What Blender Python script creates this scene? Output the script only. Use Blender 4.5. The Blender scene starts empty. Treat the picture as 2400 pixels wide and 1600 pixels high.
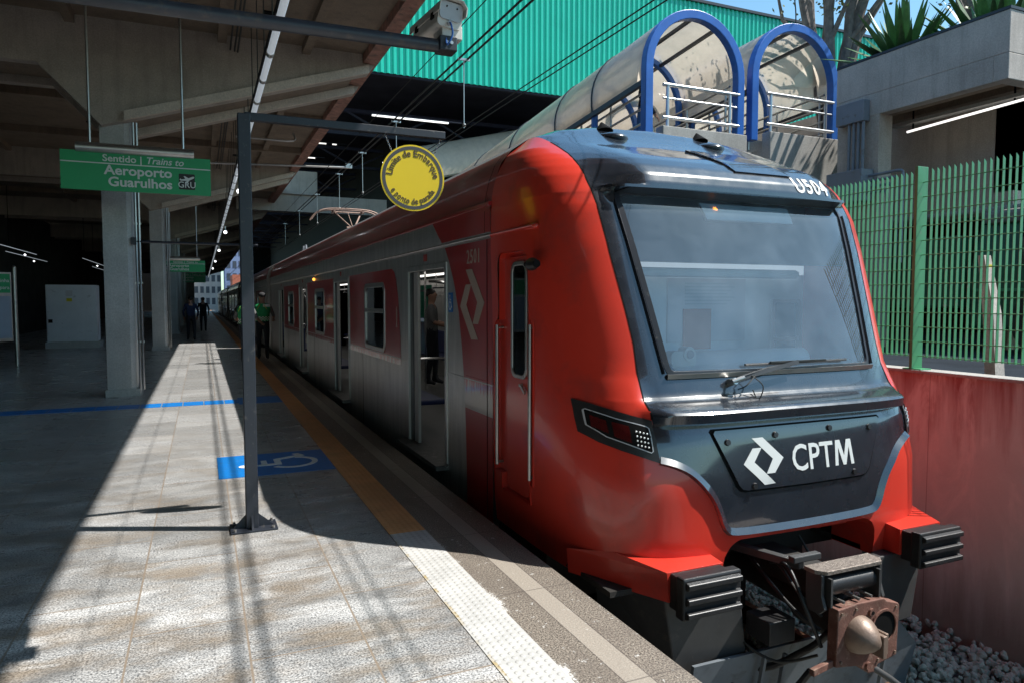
import bpy, bmesh, math, random
from mathutils import Vector, Matrix
R = math.radians
random.seed(7)
S = bpy.context.scene
COL = S.collection

# ------------------------------------------------------------------ camera, sky, sun, exposure
cd = bpy.data.cameras.new("camera"); cam = bpy.data.objects.new("camera", cd); COL.objects.link(cam)
cd.sensor_width = 36.0; cd.lens = 24.8; cd.clip_start = 0.05; cd.clip_end = 3000
cam.location = (0, 0, 1.62); cam.rotation_euler = (R(90 - 3.32), 0, R(-23.7))
S.camera = cam
SUN = Vector((0.655, -0.28, 1.0)).normalized()
w = bpy.data.worlds.new("World"); S.world = w; w.use_nodes = True
nt = w.node_tree; bg = nt.nodes['Background']
sky = nt.nodes.new('ShaderNodeTexSky'); sky.sky_type = 'NISHITA'; sky.sun_disc = False
sky.sun_elevation = math.asin(SUN.z); sky.sun_rotation = math.atan2(SUN.x, SUN.y)
sky.air_density = 1.0; sky.dust_density = 0.6; sky.ozone_density = 1.6
tint = nt.nodes.new('ShaderNodeMix'); tint.data_type = 'RGBA'; tint.blend_type = 'MULTIPLY'; tint.inputs[0].default_value = 1
tint.inputs[7].default_value = (.80, 1.07, 1.04, 1)
nt.links.new(sky.outputs[0], tint.inputs[6]); nt.links.new(tint.outputs[2], bg.inputs[0]); bg.inputs[1].default_value = 0.135
sl = bpy.data.lights.new("sun", 'SUN'); so = bpy.data.objects.new("sun", sl); COL.objects.link(so)
sl.energy = 5.0; sl.angle = R(0.55); sl.color = (1.0, 0.965, 0.91)
so.rotation_euler = SUN.to_track_quat('Z', 'Y').to_euler(); so.location = (30, -10, 60)
S.view_settings.view_transform = 'Standard'; S.view_settings.look = 'None'
S.view_settings.exposure = 0.6; S.view_settings.gamma = 1.0
S.render.engine = 'CYCLES'
S.cycles.max_bounces = 8; S.cycles.transparent_max_bounces = 16
S.cycles.use_denoising = True
S.cycles.caustics_reflective = False; S.cycles.caustics_refractive = False

# ------------------------------------------------------------------ materials
def newmat(name):
    m = bpy.data.materials.new(name); m.use_nodes = True
    t = m.node_tree; b = t.nodes['Principled BSDF']
    return m, t, b
def nd(t, typ, **k):
    n = t.nodes.new(typ)
    for a, v in k.items():
        if a == 'inp':
            for i, x in v.items(): n.inputs[i].default_value = x
        else: setattr(n, a, v)
    return n
def c4(c): return (c[0], c[1], c[2], 1)
def ramp(t, src, a, b, ca, cb):
    r = nd(t, 'ShaderNodeValToRGB'); e = r.color_ramp.elements
    e[0].position = a; e[1].position = b; e[0].color = c4(ca); e[1].color = c4(cb)
    t.links.new(src, r.inputs[0]); return r.outputs[0]
def noise(t, co, scale, detail=4, rough=.55, dist=0):
    n = nd(t, 'ShaderNodeTexNoise', inp={'Scale': scale, 'Detail': detail, 'Roughness': rough, 'Distortion': dist})
    t.links.new(co, n.inputs['Vector']); return n.outputs['Fac']
def mix(t, fac, a, b, mode='MIX'):
    m = nd(t, 'ShaderNodeMix', data_type='RGBA', blend_type=mode)
    for i, v in ((0, fac), (6, a), (7, b)):
        if isinstance(v, (int, float)): m.inputs[i].default_value = v
        elif isinstance(v, (tuple, list)): m.inputs[i].default_value = c4(v)
        else: t.links.new(v, m.inputs[i])
    return m.outputs[2]
def mth(t, op, a, b=None, c=None):
    m = nd(t, 'ShaderNodeMath', operation=op)
    for i, v in enumerate((a, b, c)):
        if v is None: continue
        if isinstance(v, (int, float)): m.inputs[i].default_value = v
        else: t.links.new(v, m.inputs[i])
    return m.outputs[0]
def ocoord(t, scale=None):
    tc = nd(t, 'ShaderNodeTexCoord').outputs['Object']
    if scale:
        mp = nd(t, 'ShaderNodeMapping'); mp.inputs['Scale'].default_value = scale
        t.links.new(tc, mp.inputs[0]); return mp.outputs[0]
    return tc
def bump(t, b, h, strength=.3, dist=.01):
    n = nd(t, 'ShaderNodeBump', inp={'Strength': strength, 'Distance': dist})
    t.links.new(h, n.inputs['Height']); t.links.new(n.outputs[0], b.inputs['Normal'])
def P(name, col, rough=.5, metal=0., coat=0., var=.12, vs=3., bmp=0., bs=60., emit=None, es=1., dirt=None, spec=.5, rvar=0., cr=.03, civ=1.5, wav=0.):
    m, t, b = newmat(name)
    b.inputs['Roughness'].default_value = rough; b.inputs['Metallic'].default_value = metal
    b.inputs['Coat Weight'].default_value = coat; b.inputs['Coat Roughness'].default_value = cr
    b.inputs['Specular IOR Level'].default_value = spec
    b.inputs['Coat IOR'].default_value = civ
    co = ocoord(t)
    n1 = noise(t, co, vs, 5, .6)
    lo = tuple(max(0, c * (1 - var)) for c in col); hi = tuple(c * (1 + var) for c in col)
    c = ramp(t, n1, .3, .7, lo, hi)
    if dirt:
        n2 = noise(t, co, dirt[1], 6, .65, .3)
        f = ramp(t, n2, dirt[2], dirt[3], (0, 0, 0), (1, 1, 1))
        c = mix(t, f, c, dirt[0])
    t.links.new(c, b.inputs['Base Color'])
    if rvar:
        r = ramp(t, noise(t, co, vs * 2.3, 4), .3, .7, (rough - rvar,) * 3, (rough + rvar,) * 3)
        t.links.new(r, b.inputs['Roughness'])
    if wav: bump(t, b, noise(t, co, 1.6, 2, .4), wav, .12)
    if bmp: bump(t, b, noise(t, co, bs, 4), bmp)
    if emit:
        b.inputs['Emission Color'].default_value = c4(emit); b.inputs['Emission Strength'].default_value = es
    return m

def concrete(name, col, stain=(.12, .10, .085), amt=.5, bmp=.25, streak=True):
    m, t, b = newmat(name); b.inputs['Roughness'].default_value = .85
    co = ocoord(t)
    base = ramp(t, noise(t, co, 1.3, 6, .65), .3, .72, tuple(c * .78 for c in col), tuple(c * 1.16 for c in col))
    fine = ramp(t, noise(t, co, 45, 3), .35, .7, (.85,) * 3, (1.1,) * 3)
    c = mix(t, 1.0, base, fine, 'MULTIPLY')
    if streak:
        s = noise(t, ocoord(t, (4.5, 4.5, .35)), 1.6, 5, .6)
        c = mix(t, ramp(t, s, .5, .75, (0, 0, 0), (amt,) * 3), c, stain)
    vo = nd(t, 'ShaderNodeTexVoronoi', inp={'Scale': 1.1, 'Randomness': .25}); t.links.new(co, vo.inputs[0])
    pit = ramp(t, vo.outputs['Distance'], .018, .026, (1, 1, 1), (0, 0, 0))
    c = mix(t, pit, c, (.02, .018, .015))
    t.links.new(c, b.inputs['Base Color'])
    bump(t, b, noise(t, co, 25, 6), bmp, .006)
    return m

def granite():
    m, t, b = newmat('granite_tile')
    co = ocoord(t)
    sx = nd(t, 'ShaderNodeSeparateXYZ'); t.links.new(co, sx.inputs[0])
    x, y = sx.outputs[0], sx.outputs[1]
    speck = noise(t, co, 95, 3, .75)
    grain = ramp(t, speck, .38, .62, (.085, .088, .094), (.62, .615, .60))
    sp2 = noise(t, co, 38, 4, .8)
    grain = mix(t, ramp(t, sp2, .57, .66, (0, 0, 0), (.75,) * 3), grain, (.06, .06, .065))
    # broad wear and washed brown dirt dragged across the tiles
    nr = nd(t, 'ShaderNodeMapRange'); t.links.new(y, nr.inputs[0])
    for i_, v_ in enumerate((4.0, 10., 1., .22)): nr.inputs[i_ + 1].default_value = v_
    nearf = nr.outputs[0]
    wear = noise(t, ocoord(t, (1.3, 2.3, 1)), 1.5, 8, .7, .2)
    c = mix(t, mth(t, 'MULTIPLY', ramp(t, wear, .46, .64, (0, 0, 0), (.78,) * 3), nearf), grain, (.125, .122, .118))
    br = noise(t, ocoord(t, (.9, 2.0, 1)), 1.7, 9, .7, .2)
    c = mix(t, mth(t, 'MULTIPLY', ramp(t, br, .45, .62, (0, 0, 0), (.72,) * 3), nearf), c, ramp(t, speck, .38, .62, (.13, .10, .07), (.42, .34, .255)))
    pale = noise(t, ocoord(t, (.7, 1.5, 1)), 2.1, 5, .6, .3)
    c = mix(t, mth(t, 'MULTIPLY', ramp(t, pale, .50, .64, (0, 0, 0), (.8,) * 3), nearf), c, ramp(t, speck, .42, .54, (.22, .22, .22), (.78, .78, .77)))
    # joints, 0.515 m wide courses staggered along the platform
    px = mth(t, 'DIVIDE', mth(t, 'ADD', x, .35), .515)
    fx = mth(t, 'ABSOLUTE', mth(t, 'SUBTRACT', mth(t, 'FRACT', px), .5))
    row = mth(t, 'FLOOR', px)
    py = mth(t, 'DIVIDE', mth(t, 'ADD', mth(t, 'ADD', y, .345), mth(t, 'MULTIPLY', row, .47)), 1.03)
    fy = mth(t, 'ABSOLUTE', mth(t, 'SUBTRACT', mth(t, 'FRACT', py), .5))
    j = mth(t, 'MAXIMUM', mth(t, 'GREATER_THAN', fx, .4905), mth(t, 'GREATER_THAN', fy, .4952))
    tone = nd(t, 'ShaderNodeTexWhiteNoise', noise_dimensions='2D')
    cmb = nd(t, 'ShaderNodeCombineXYZ'); t.links.new(row, cmb.inputs[0]); t.links.new(mth(t, 'FLOOR', py), cmb.inputs[1])
    t.links.new(cmb.outputs[0], tone.inputs[0])
    tn = ramp(t, tone.outputs[0], 0, 1, (.80,) * 3, (1.1,) * 3)
    c = mix(t, 1.0, c, tn, 'MULTIPLY')
    c = mix(t, mth(t, 'MULTIPLY', j, .85), c, (.25, .195, .145))
    t.links.new(c, b.inputs['Base Color'])
    r = ramp(t, wear, .3, .7, (.22,) * 3, (.38,) * 3)
    t.links.new(r, b.inputs['Roughness'])
    bump(t, b, mth(t, 'SUBTRACT', speck, mth(t, 'MULTIPLY', j, .8)), .12, .004)
    return m

def edge_granite():
    m, t, b = newmat('brown_edge_granite'); b.inputs['Roughness'].default_value = .55
    co = ocoord(t)
    sx = nd(t, 'ShaderNodeSeparateXYZ'); t.links.new(co, sx.inputs[0]); x, y = sx.outputs[0], sx.outputs[1]
    g = ramp(t, noise(t, co, 110, 3, .8), .40, .60, (.045, .038, .032), (.33, .285, .235))
    g = mix(t, ramp(t, noise(t, ocoord(t, (2, .7, 1)), 3, 6, .65, .5), .45, .7, (0, 0, 0), (.6,) * 3), g, (.12, .10, .085))
    g = mix(t, ramp(t, noise(t, co, 16, 6, .75), .62, .66, (0, 0, 0), (.85,) * 3), g, (.66, .65, .62))
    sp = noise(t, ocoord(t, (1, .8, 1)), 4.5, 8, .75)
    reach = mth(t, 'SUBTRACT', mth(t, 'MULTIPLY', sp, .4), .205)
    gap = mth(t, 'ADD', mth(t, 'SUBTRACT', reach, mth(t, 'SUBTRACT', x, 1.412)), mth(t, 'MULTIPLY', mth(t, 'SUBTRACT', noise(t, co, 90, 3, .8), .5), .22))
    white_fringe = mth(t, 'MULTIPLY', ramp(t, gap, .0, .035, (0, 0, 0), (1, 1, 1)), mth(t, 'LESS_THAN', y, 4.6))  # ragged white fringe beside the strip, near stretch only
    band = mth(t, 'MULTIPLY', mth(t, 'GREATER_THAN', x, 1.615), mth(t, 'LESS_THAN', x, 1.735))
    g = mix(t, mth(t, 'MULTIPLY', band, .62), g, (.40, .355, .30))
    fy = mth(t, 'FRACT', mth(t, 'DIVIDE', mth(t, 'ADD', y, -.41 + 1.03 * 20), 1.03))
    j = mth(t, 'LESS_THAN', fy, .008)
    for q in (1.612, 1.738):
        j = mth(t, 'MAXIMUM', j, mth(t, 'LESS_THAN', mth(t, 'ABSOLUTE', mth(t, 'SUBTRACT', x, q)), .003))
    g = mix(t, mth(t, 'MULTIPLY', j, .6), g, (.06, .05, .045))
    g = mix(t, mth(t, 'MULTIPLY', white_fringe, .9), g, (.74, .73, .70))
    t.links.new(g, b.inputs['Base Color'])
    bump(t, b, noise(t, co, 70, 4), .3, .006)
    return m

def tactile(name, col, sunlit):
    m, t, b = newmat(name); b.inputs['Roughness'].default_value = .6
    co = ocoord(t)
    sx = nd(t, 'ShaderNodeSeparateXYZ'); t.links.new(co, sx.inputs[0]); x, y = sx.outputs[0], sx.outputs[1]
    fx = mth(t, 'SUBTRACT', mth(t, 'FRACT', mth(t, 'DIVIDE', mth(t, 'SUBTRACT', x, 1.157), .0417)), .5)
    fy = mth(t, 'SUBTRACT', mth(t, 'FRACT', mth(t, 'DIVIDE', mth(t, 'ADD', y, 40), .0417)), .5)
    d = mth(t, 'SQRT', mth(t, 'ADD', mth(t, 'MULTIPLY', fx, fx), mth(t, 'MULTIPLY', fy, fy)))
    dome = nd(t, 'ShaderNodeMapRange', interpolation_type='SMOOTHSTEP'); t.links.new(d, dome.inputs[0])
    for i, v in enumerate((.38, .16, 0., 1.)): dome.inputs[i + 1].default_value = v
    c = ramp(t, noise(t, co, 5, 5, .6), .3, .7, tuple(q * .85 for q in col), tuple(q * 1.1 for q in col))
    if sunlit:
        c = mix(t, mth(t, 'MULTIPLY', mth(t, 'LESS_THAN', x, 1.172), ramp(t, noise(t, co, 9, 5, .7), .45, .62, (0, 0, 0), (.8,) * 3)), c, (.40, .29, .10))
        c = mix(t, ramp(t, noise(t, co, 60, 4, .7), .62, .72, (0, 0, 0), (.5,) * 3), c, (.5, .49, .46))
    t.links.new(c, b.inputs['Base Color'])
    bump(t, b, dome.outputs[0], .6, .006)
    return m

def stainless(name='stainless_steel', col=(.56, .55, .53)):
    m, t, b = newmat(name); b.inputs['Metallic'].default_value = .75
    n = noise(t, ocoord(t, (2, 2, .25)), 4, 6, .7)
    t.links.new(ramp(t, n, .3, .7, tuple(c * .75 for c in col), tuple(c * 1.15 for c in col)), b.inputs['Base Color'])
    t.links.new(ramp(t, noise(t, ocoord(t, (1, 1, 30)), 6, 3), .3, .7, (.28,) * 3, (.44,) * 3), b.inputs['Roughness'])
    bump(t, b, noise(t, ocoord(t), 1.3, 2, .4), .06, .12)
    return m

def worn_red():
    m, t, b = newmat('worn_red_livery'); b.inputs['Roughness'].default_value = .32
    b.inputs['Coat Weight'].default_value = .5; b.inputs['Coat Roughness'].default_value = .08
    co = ocoord(t)
    tc = nd(t, 'ShaderNodeNewGeometry').outputs['Position']
    sx = nd(t, 'ShaderNodeSeparateXYZ'); t.links.new(tc, sx.inputs[0]); z = sx.outputs[2]
    c = ramp(t, noise(t, co, 2, 5), .3, .7, (.33, .007, .009), (.42, .014, .014))
    st = noise(t, ocoord(t, (1, 9, .9)), 2.5, 5, .75)
    h = mth(t, 'ADD', mth(t, 'MULTIPLY', mth(t, 'SUBTRACT', .99, z), 4.2), mth(t, 'MULTIPLY', mth(t, 'SUBTRACT', st, .5), 2.4))
    h = mth(t, 'MULTIPLY', h, mth(t, 'LESS_THAN', mth(t, 'ABSOLUTE', mth(t, 'SUBTRACT', z, .82)), .14))
    f = ramp(t, h, .35, .6, (0, 0, 0), (1, 1, 1))
    c = mix(t, f, c, (.42, .37, .35))
    t.links.new(c, b.inputs['Base Color'])
    return m

def glass(name, tint=(.75, .85, .92), dust=.10, rough=.02, refl=1.0, dcol=(.55, .60, .66), tl=0.):
    m = bpy.data.materials.new(name); m.use_nodes = True; t = m.node_tree
    for n in list(t.nodes): t.nodes.remove(n)
    out = nd(t, 'ShaderNodeOutputMaterial')
    tr = nd(t, 'ShaderNodeBsdfTransparent'); tr.inputs[0].default_value = c4(tint)
    gl = nd(t, 'ShaderNodeBsdfGlossy'); gl.inputs['Roughness'].default_value = rough
    df = nd(t, 'ShaderNodeBsdfDiffuse'); df.inputs[0].default_value = c4(dcol)
    fr = nd(t, 'ShaderNodeFresnel', inp={'IOR': 1.5})
    m1 = nd(t, 'ShaderNodeMixShader'); m2 = nd(t, 'ShaderNodeMixShader')
    co = ocoord(t)
    dn = ramp(t, noise(t, co, 3, 6, .7), .35, .75, (dust * (.5 if dust < .5 else .85),) * 3, (min(.97, dust * 1.4),) * 3)
    t.links.new(dn, m1.inputs[0]); t.links.new(tr.outputs[0], m1.inputs[1])
    if tl:
        tn_ = nd(t, 'ShaderNodeBsdfTranslucent'); tn_.inputs[0].default_value = c4(tuple(q * 1.15 for q in dcol)); m3 = nd(t, 'ShaderNodeMixShader'); m3.inputs[0].default_value = tl
        t.links.new(df.outputs[0], m3.inputs[1]); t.links.new(tn_.outputs[0], m3.inputs[2]); t.links.new(m3.outputs[0], m1.inputs[2])
    else: t.links.new(df.outputs[0], m1.inputs[2])
    f2 = mth(t, 'MINIMUM', mth(t, 'MULTIPLY', fr.outputs[0], refl), 1.0)
    t.links.new(f2, m2.inputs[0]); pass; t.links.new(m1.outputs[0], m2.inputs[1]); t.links.new(gl.outputs[0], m2.inputs[2])
    t.links.new(m2.outputs[0], out.inputs[0]); return m

def pinkwall():
    m, t, b = newmat('faded_red_painted_concrete'); b.inputs['Roughness'].default_value = .8
    co = ocoord(t)
    sx = nd(t, 'ShaderNodeSeparateXYZ'); t.links.new(co, sx.inputs[0]); z = sx.outputs[2]
    c = ramp(t, noise(t, co, 1.1, 6, .65, .4), .3, .7, (.56, .58, .55), (.70, .72, .68))
    st = noise(t, ocoord(t, (3, 3.5, .28)), 1.8, 6, .65)
    top = mth(t, 'ADD', mth(t, 'MULTIPLY', z, .55), mth(t, 'SUBTRACT', st, .62))
    c = mix(t, ramp(t, top, .14, .50, (0, 0, 0), (.9,) * 3), c, (.30, .085, .08))
    c = mix(t, ramp(t, noise(t, ocoord(t, (1, 1, .3)), 3, 7, .7, .6), .52, .64, (0, 0, 0), (.85,) * 3), c, (.74, .73, .69))
    low = mth(t, 'SUBTRACT', mth(t, 'MULTIPLY', mth(t, 'ADD', z, .55), -1.1), mth(t, 'SUBTRACT', st, .5))
    c = mix(t, ramp(t, low, .0, .6, (0, 0, 0), (.7,) * 3), c, (.25, .17, .12))
    y = sx.outputs[1]
    jy = mth(t, 'LESS_THAN', mth(t, 'FRACT', mth(t, 'DIVIDE', mth(t, 'ADD', y, 20.3), 1.22)), .006)
    c = mix(t, mth(t, 'MULTIPLY', jy, .5), c, (.12, .05, .04))
    vo = nd(t, 'ShaderNodeTexVoronoi', inp={'Scale': 2.0, 'Randomness': .3}); t.links.new(co, vo.inputs[0])
    c = mix(t, ramp(t, vo.outputs['Distance'], .03, .05, (1, 1, 1), (0, 0, 0)), c, (.04, .02, .02))
    t.links.new(c, b.inputs['Base Color'])
    bump(t, b, noise(t, co, 14, 7), .3, .01)
    return m

M = {}
M['granite'] = granite(); M['edge'] = edge_granite()
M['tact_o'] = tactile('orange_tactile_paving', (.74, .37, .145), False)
M['tact_sun'] = tactile('sunlit_tactile_paving', (.50, .495, .475), True)  # same strip as the orange one, with sun glare painted in as white
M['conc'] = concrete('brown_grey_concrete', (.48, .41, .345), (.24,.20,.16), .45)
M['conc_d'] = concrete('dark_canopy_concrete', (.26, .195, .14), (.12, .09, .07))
M['conc_l'] = concrete('pale_concrete', (.40, .385, .355), (.20, .19, .17), .4)
M['conc_c'] = concrete('column_concrete', (.50, .495, .475), (.34, .33, .31), .35)
M['conc_g'] = concrete('weathered_grey_concrete', (.50, .44, .39), (.26, .225, .195), .6)
M['conc_e'] = concrete('floor_lit_beam_edge', (.70, .60, .50), (.45, .37, .30), .3)  # paler concrete paints the floor's bounce light onto the beam edges
M['fascia'] = P('rust_pink_concrete_edge', (.40, .20, .15), .85, var=.35, vs=5, bmp=.4, dirt=((.20, .13, .10), 6, .5, .65))
M['red'] = P('glossy_red_paint', (.62, .042, .024), .30, coat=.42, var=.06, vs=1.5, dirt=((.44, .045, .032), 2.2, .52, .7), cr=.08, wav=.05)
M['redcar'] = worn_red()
M['black'] = P('glossy_black_paint', (.013, .017, .025), .26, coat=1., var=.2, vs=4, dirt=((.06, .065, .075), 34, .655, .74), cr=.07, rvar=.05, spec=.6, civ=1.72)
M['hoodgrey'] = M['black']
M['rubber'] = P('black_rubber', (.018, .018, .019), .42, var=.3, vs=8, bmp=.1)
M['under'] = P('dark_underframe_grime', (.022, .020, .018), .75, var=.4, vs=5)
M['steel'] = stainless()
M['chrome'] = P('polished_chrome', (.62, .62, .61), .16, 1., var=.05)
M['alu'] = P('brushed_aluminium', (.50, .49, .47), .34, .9, var=.1, vs=10)
M['greysteel'] = P('dark_grey_painted_steel', (.020, .024, .034), .45, var=.15, vs=4, dirt=((.09, .085, .08), 20, .6, .7))
M['bluepole'] = P('dark_blue_grey_pipe', (.030, .036, .05), .38, var=.2, vs=6, dirt=((.07, .06, .055), 12, .55, .68))
M['green'] = P('green_sign_enamel', (.018, .34, .125), .40, var=.05)
M['white'] = P('white_sign_print', (.66, .68, .66), .45, var=.04)
M['yellow'] = P('yellow_sign_enamel', (.72, .53, .006), .45, var=.03)
M['grey_print'] = P('dark_grey_print', (.055, .055, .06), .45, var=.05)
M['brown_print'] = P('brown_black_print', (.075, .045, .02), .45, var=.05)
M['black_print'] = P('black_print', (.01, .01, .012), .4, var=.05)
M['blue_paint'] = P('blue_floor_paint', (.004, .165, .52), .45, var=.12, vs=8, dirt=((.05, .18, .36), 25, .58, .68))
M['white_paint'] = P('white_floor_paint', (.80, .81, .80), .5, var=.06, vs=9, dirt=((.40, .42, .44), 18, .6, .68))
M['cctv'] = P('weathered_white_housing', (.62, .60, .56), .5, var=.08, vs=5, dirt=((.38, .34, .28), 9, .58, .72))
M['cctv_g'] = P('grey_housing_cap', (.42, .44, .47), .4, var=.06)
M['greenclad'] = P('turquoise_corrugated_cladding', (.014, .50, .36), .35, var=.06, vs=.6, dirt=((.03, .42, .31), 2, .6, .75))
M['bluearch'] = P('blue_painted_steel', (.018, .115, .42), .38, var=.12, vs=5, dirt=((.06, .13, .28), 14, .6, .7))
M['fence'] = P('green_painted_fence', (.06, .27, .125), .45, var=.12, vs=4, dirt=((.12, .22, .14), 15, .6, .7))
M['pink'] = pinkwall()
M['lamp'] = P('fluorescent_tube', (.75, .78, .8), .3, var=.02, emit=(.80, .90, 1.), es=.20)
M['lamp_hot'] = P('lamp_bulb', (.8, .8, .8), .3, var=.02, emit=(.95, .97, 1.), es=2.5)
M['lamp_w'] = P('fluorescent_lamp_lit', (.75, .78, .8), .3, var=.02, emit=(1, .97, .92), es=.9)
M['polyc'] = glass('smoky_polycarbonate', (.62, .57, .50), .90, .2, .6, (.86, .76, .63), .6)
M['polyc2'] = glass('clear_polycarbonate', (.80, .80, .78), .5, .1, .8, (.62, .58, .52), .5)
M['wind'] = glass('windscreen_glass', (.80, .90, .96), .13, .008, 3.0, (.46, .56, .66))
M['glass'] = glass('dark_window_glass', (.22, .24, .25), .03, .02, 1.2, (.3, .3, .3))
M['leaf'] = P('agave_leaf', (.075, .17, .055), .42, var=.35, vs=6)
M['leaf2'] = P('tree_leaf', (.10, .13, .03), .55, var=.5, vs=9)
M['bark'] = P('grey_bark', (.16, .135, .12), .9, var=.4, vs=9, bmp=.6, bs=30)
M['asphalt'] = P('dark_asphalt', (.022, .028, .036), .95, spec=.1, var=.25, vs=2, bmp=.3)
M['gravel'] = P('track_bed_gravel', (.17, .165, .155), .95, var=.4, vs=12, bmp=.8, bs=25)
M['stone'] = P('ballast_stone', (.50, .51, .43), .85, var=.35, vs=5)
M['rail'] = P('rusty_rail', (.16, .085, .05), .5, .4, var=.3, vs=10)
M['rust'] = P('rusty_red_primer', (.185, .088, .066), .7, .25, var=.3, vs=9, bmp=.25, bs=90, dirt=((.30, .20, .15), 25, .55, .7))
M['castst'] = P('bare_cast_steel', (.25, .18, .14), .45, .35, var=.2, vs=8, bmp=.15)
M['plough'] = P('grey_blue_plough_paint', (.15, .17, .19), .5, var=.18, vs=3, dirt=((.08, .085, .09), 7, .55, .7))
M['pilot'] = P('grey_black_pilot_paint', (.055, .055, .055), .42, var=.25, vs=3, dirt=((.11, .10, .09), 7, .58, .7))
M['chequer'] = P('worn_chequer_plate', (.24, .20, .17), .5, .5, var=.25, vs=30, bmp=.8, bs=55)
M['cabin'] = P('pale_cab_interior', (.74, .79, .80), .7, var=.05)
M['cabglow'] = P('cab_header_glow', (.8, .82, .84), .4, emit=(.9, .96, 1.), es=.28)  # glow for the strip added behind the windscreen
M['cabind'] = P('dark_cab_lining', (.05, .055, .06), .7, var=.1)
M['carin'] = P('pale_car_lining', (.42, .41, .39), .5, var=.05)
M['seat'] = P('dark_blue_seat', (.015, .025, .10), .5, var=.15)
M['orange'] = P('orange_notice_paper', (.45, .14, .07), .7, var=.05)
M['paper'] = P('white_paper', (.62, .60, .62), .8, var=.05)
M['mapblue'] = P('pale_blue_map_print', (.30, .36, .46), .5, var=.06)
M['cabinet'] = P('white_grey_cabinet_paint', (.72, .74, .78), .5, var=.06, vs=2, dirt=((.36, .37, .38), 5, .6, .75))
M['amber'] = P('amber_led', (.8, .3, .05), .4, emit=(1., .35, .05), es=2.)
M['led'] = P('led_lens', (.8, .82, .82), .12, var=.02, coat=1.)
M['redlens'] = P('dark_red_lens', (.07, .006, .006), .15, coat=1., var=.05)
M['ltgrey'] = P('light_line', (.45, .47, .5), .4, var=.03)
M['skin'] = P('skin', (.33, .18, .12), .6, var=.08)
M['navy'] = P('dark_navy_cloth', (.012, .014, .02), .9, var=.2, vs=20)
M['dimblue'] = P('dark_blue_cloth', (.012, .022, .06), .9, var=.15)
M['shirt'] = P('grey_shirt_cloth', (.12, .12, .12), .9, var=.15, vs=20)
M['vest'] = P('green_vest_cloth', (.02, .30, .10), .8, var=.12, vs=14)
M['vestw'] = P('white_vest_band', (.70, .70, .66), .7, var=.06)
M['vesty'] = P('yellow_vest_piping', (.65, .55, .03), .7, var=.06)
M['cap'] = P('grey_cap_cloth', (.03, .03, .032), .9, var=.15)
M['hair'] = P('dark_hair', (.012, .010, .009), .6, var=.3, vs=30)
M['jeans'] = P('blue_jeans', (.04, .12, .30), .9, var=.2, vs=14)
M['cable'] = P('dark_cable', (.03, .03, .028), .6, var=.1)
M['boxgrey'] = P('blue_grey_junction_box', (.20, .22, .25), .55, .1, var=.1, dirt=((.14, .13, .12), 9, .58, .7))
M['truck'] = P('dull_green_truck_paint', (.02, .10, .05), .5, var=.2)
M['truckr'] = P('grey_truck_roof', (.20, .20, .19), .6, var=.15)
M['bld_w'] = P('far_pale_building', (.48, .46, .43), .9, var=.2, vs=.3)
M['bld_b'] = P('far_blue_building', (.16, .22, .36), .7, var=.2, vs=.3)
M['bld_win'] = P('far_building_window', (.05, .06, .08), .3, var=.2)
M['brick'] = P('far_red_roof', (.40, .12, .07), .9, var=.2)
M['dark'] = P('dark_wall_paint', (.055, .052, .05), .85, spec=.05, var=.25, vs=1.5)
M['hallblue'] = P('dark_blue_roof_truss', (.014, .022, .055), .6, var=.2)
M['hall'] = P('dark_hall_steel', (.030, .033, .045), .7, spec=.05, var=.25, vs=.8)
M['panto'] = P('rusty_pantograph_steel', (.30, .20, .16), .6, .3, var=.3, vs=9)
M['blk'] = P('matt_black', (.010, .010, .010), .7, spec=.05, var=.2)

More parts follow.
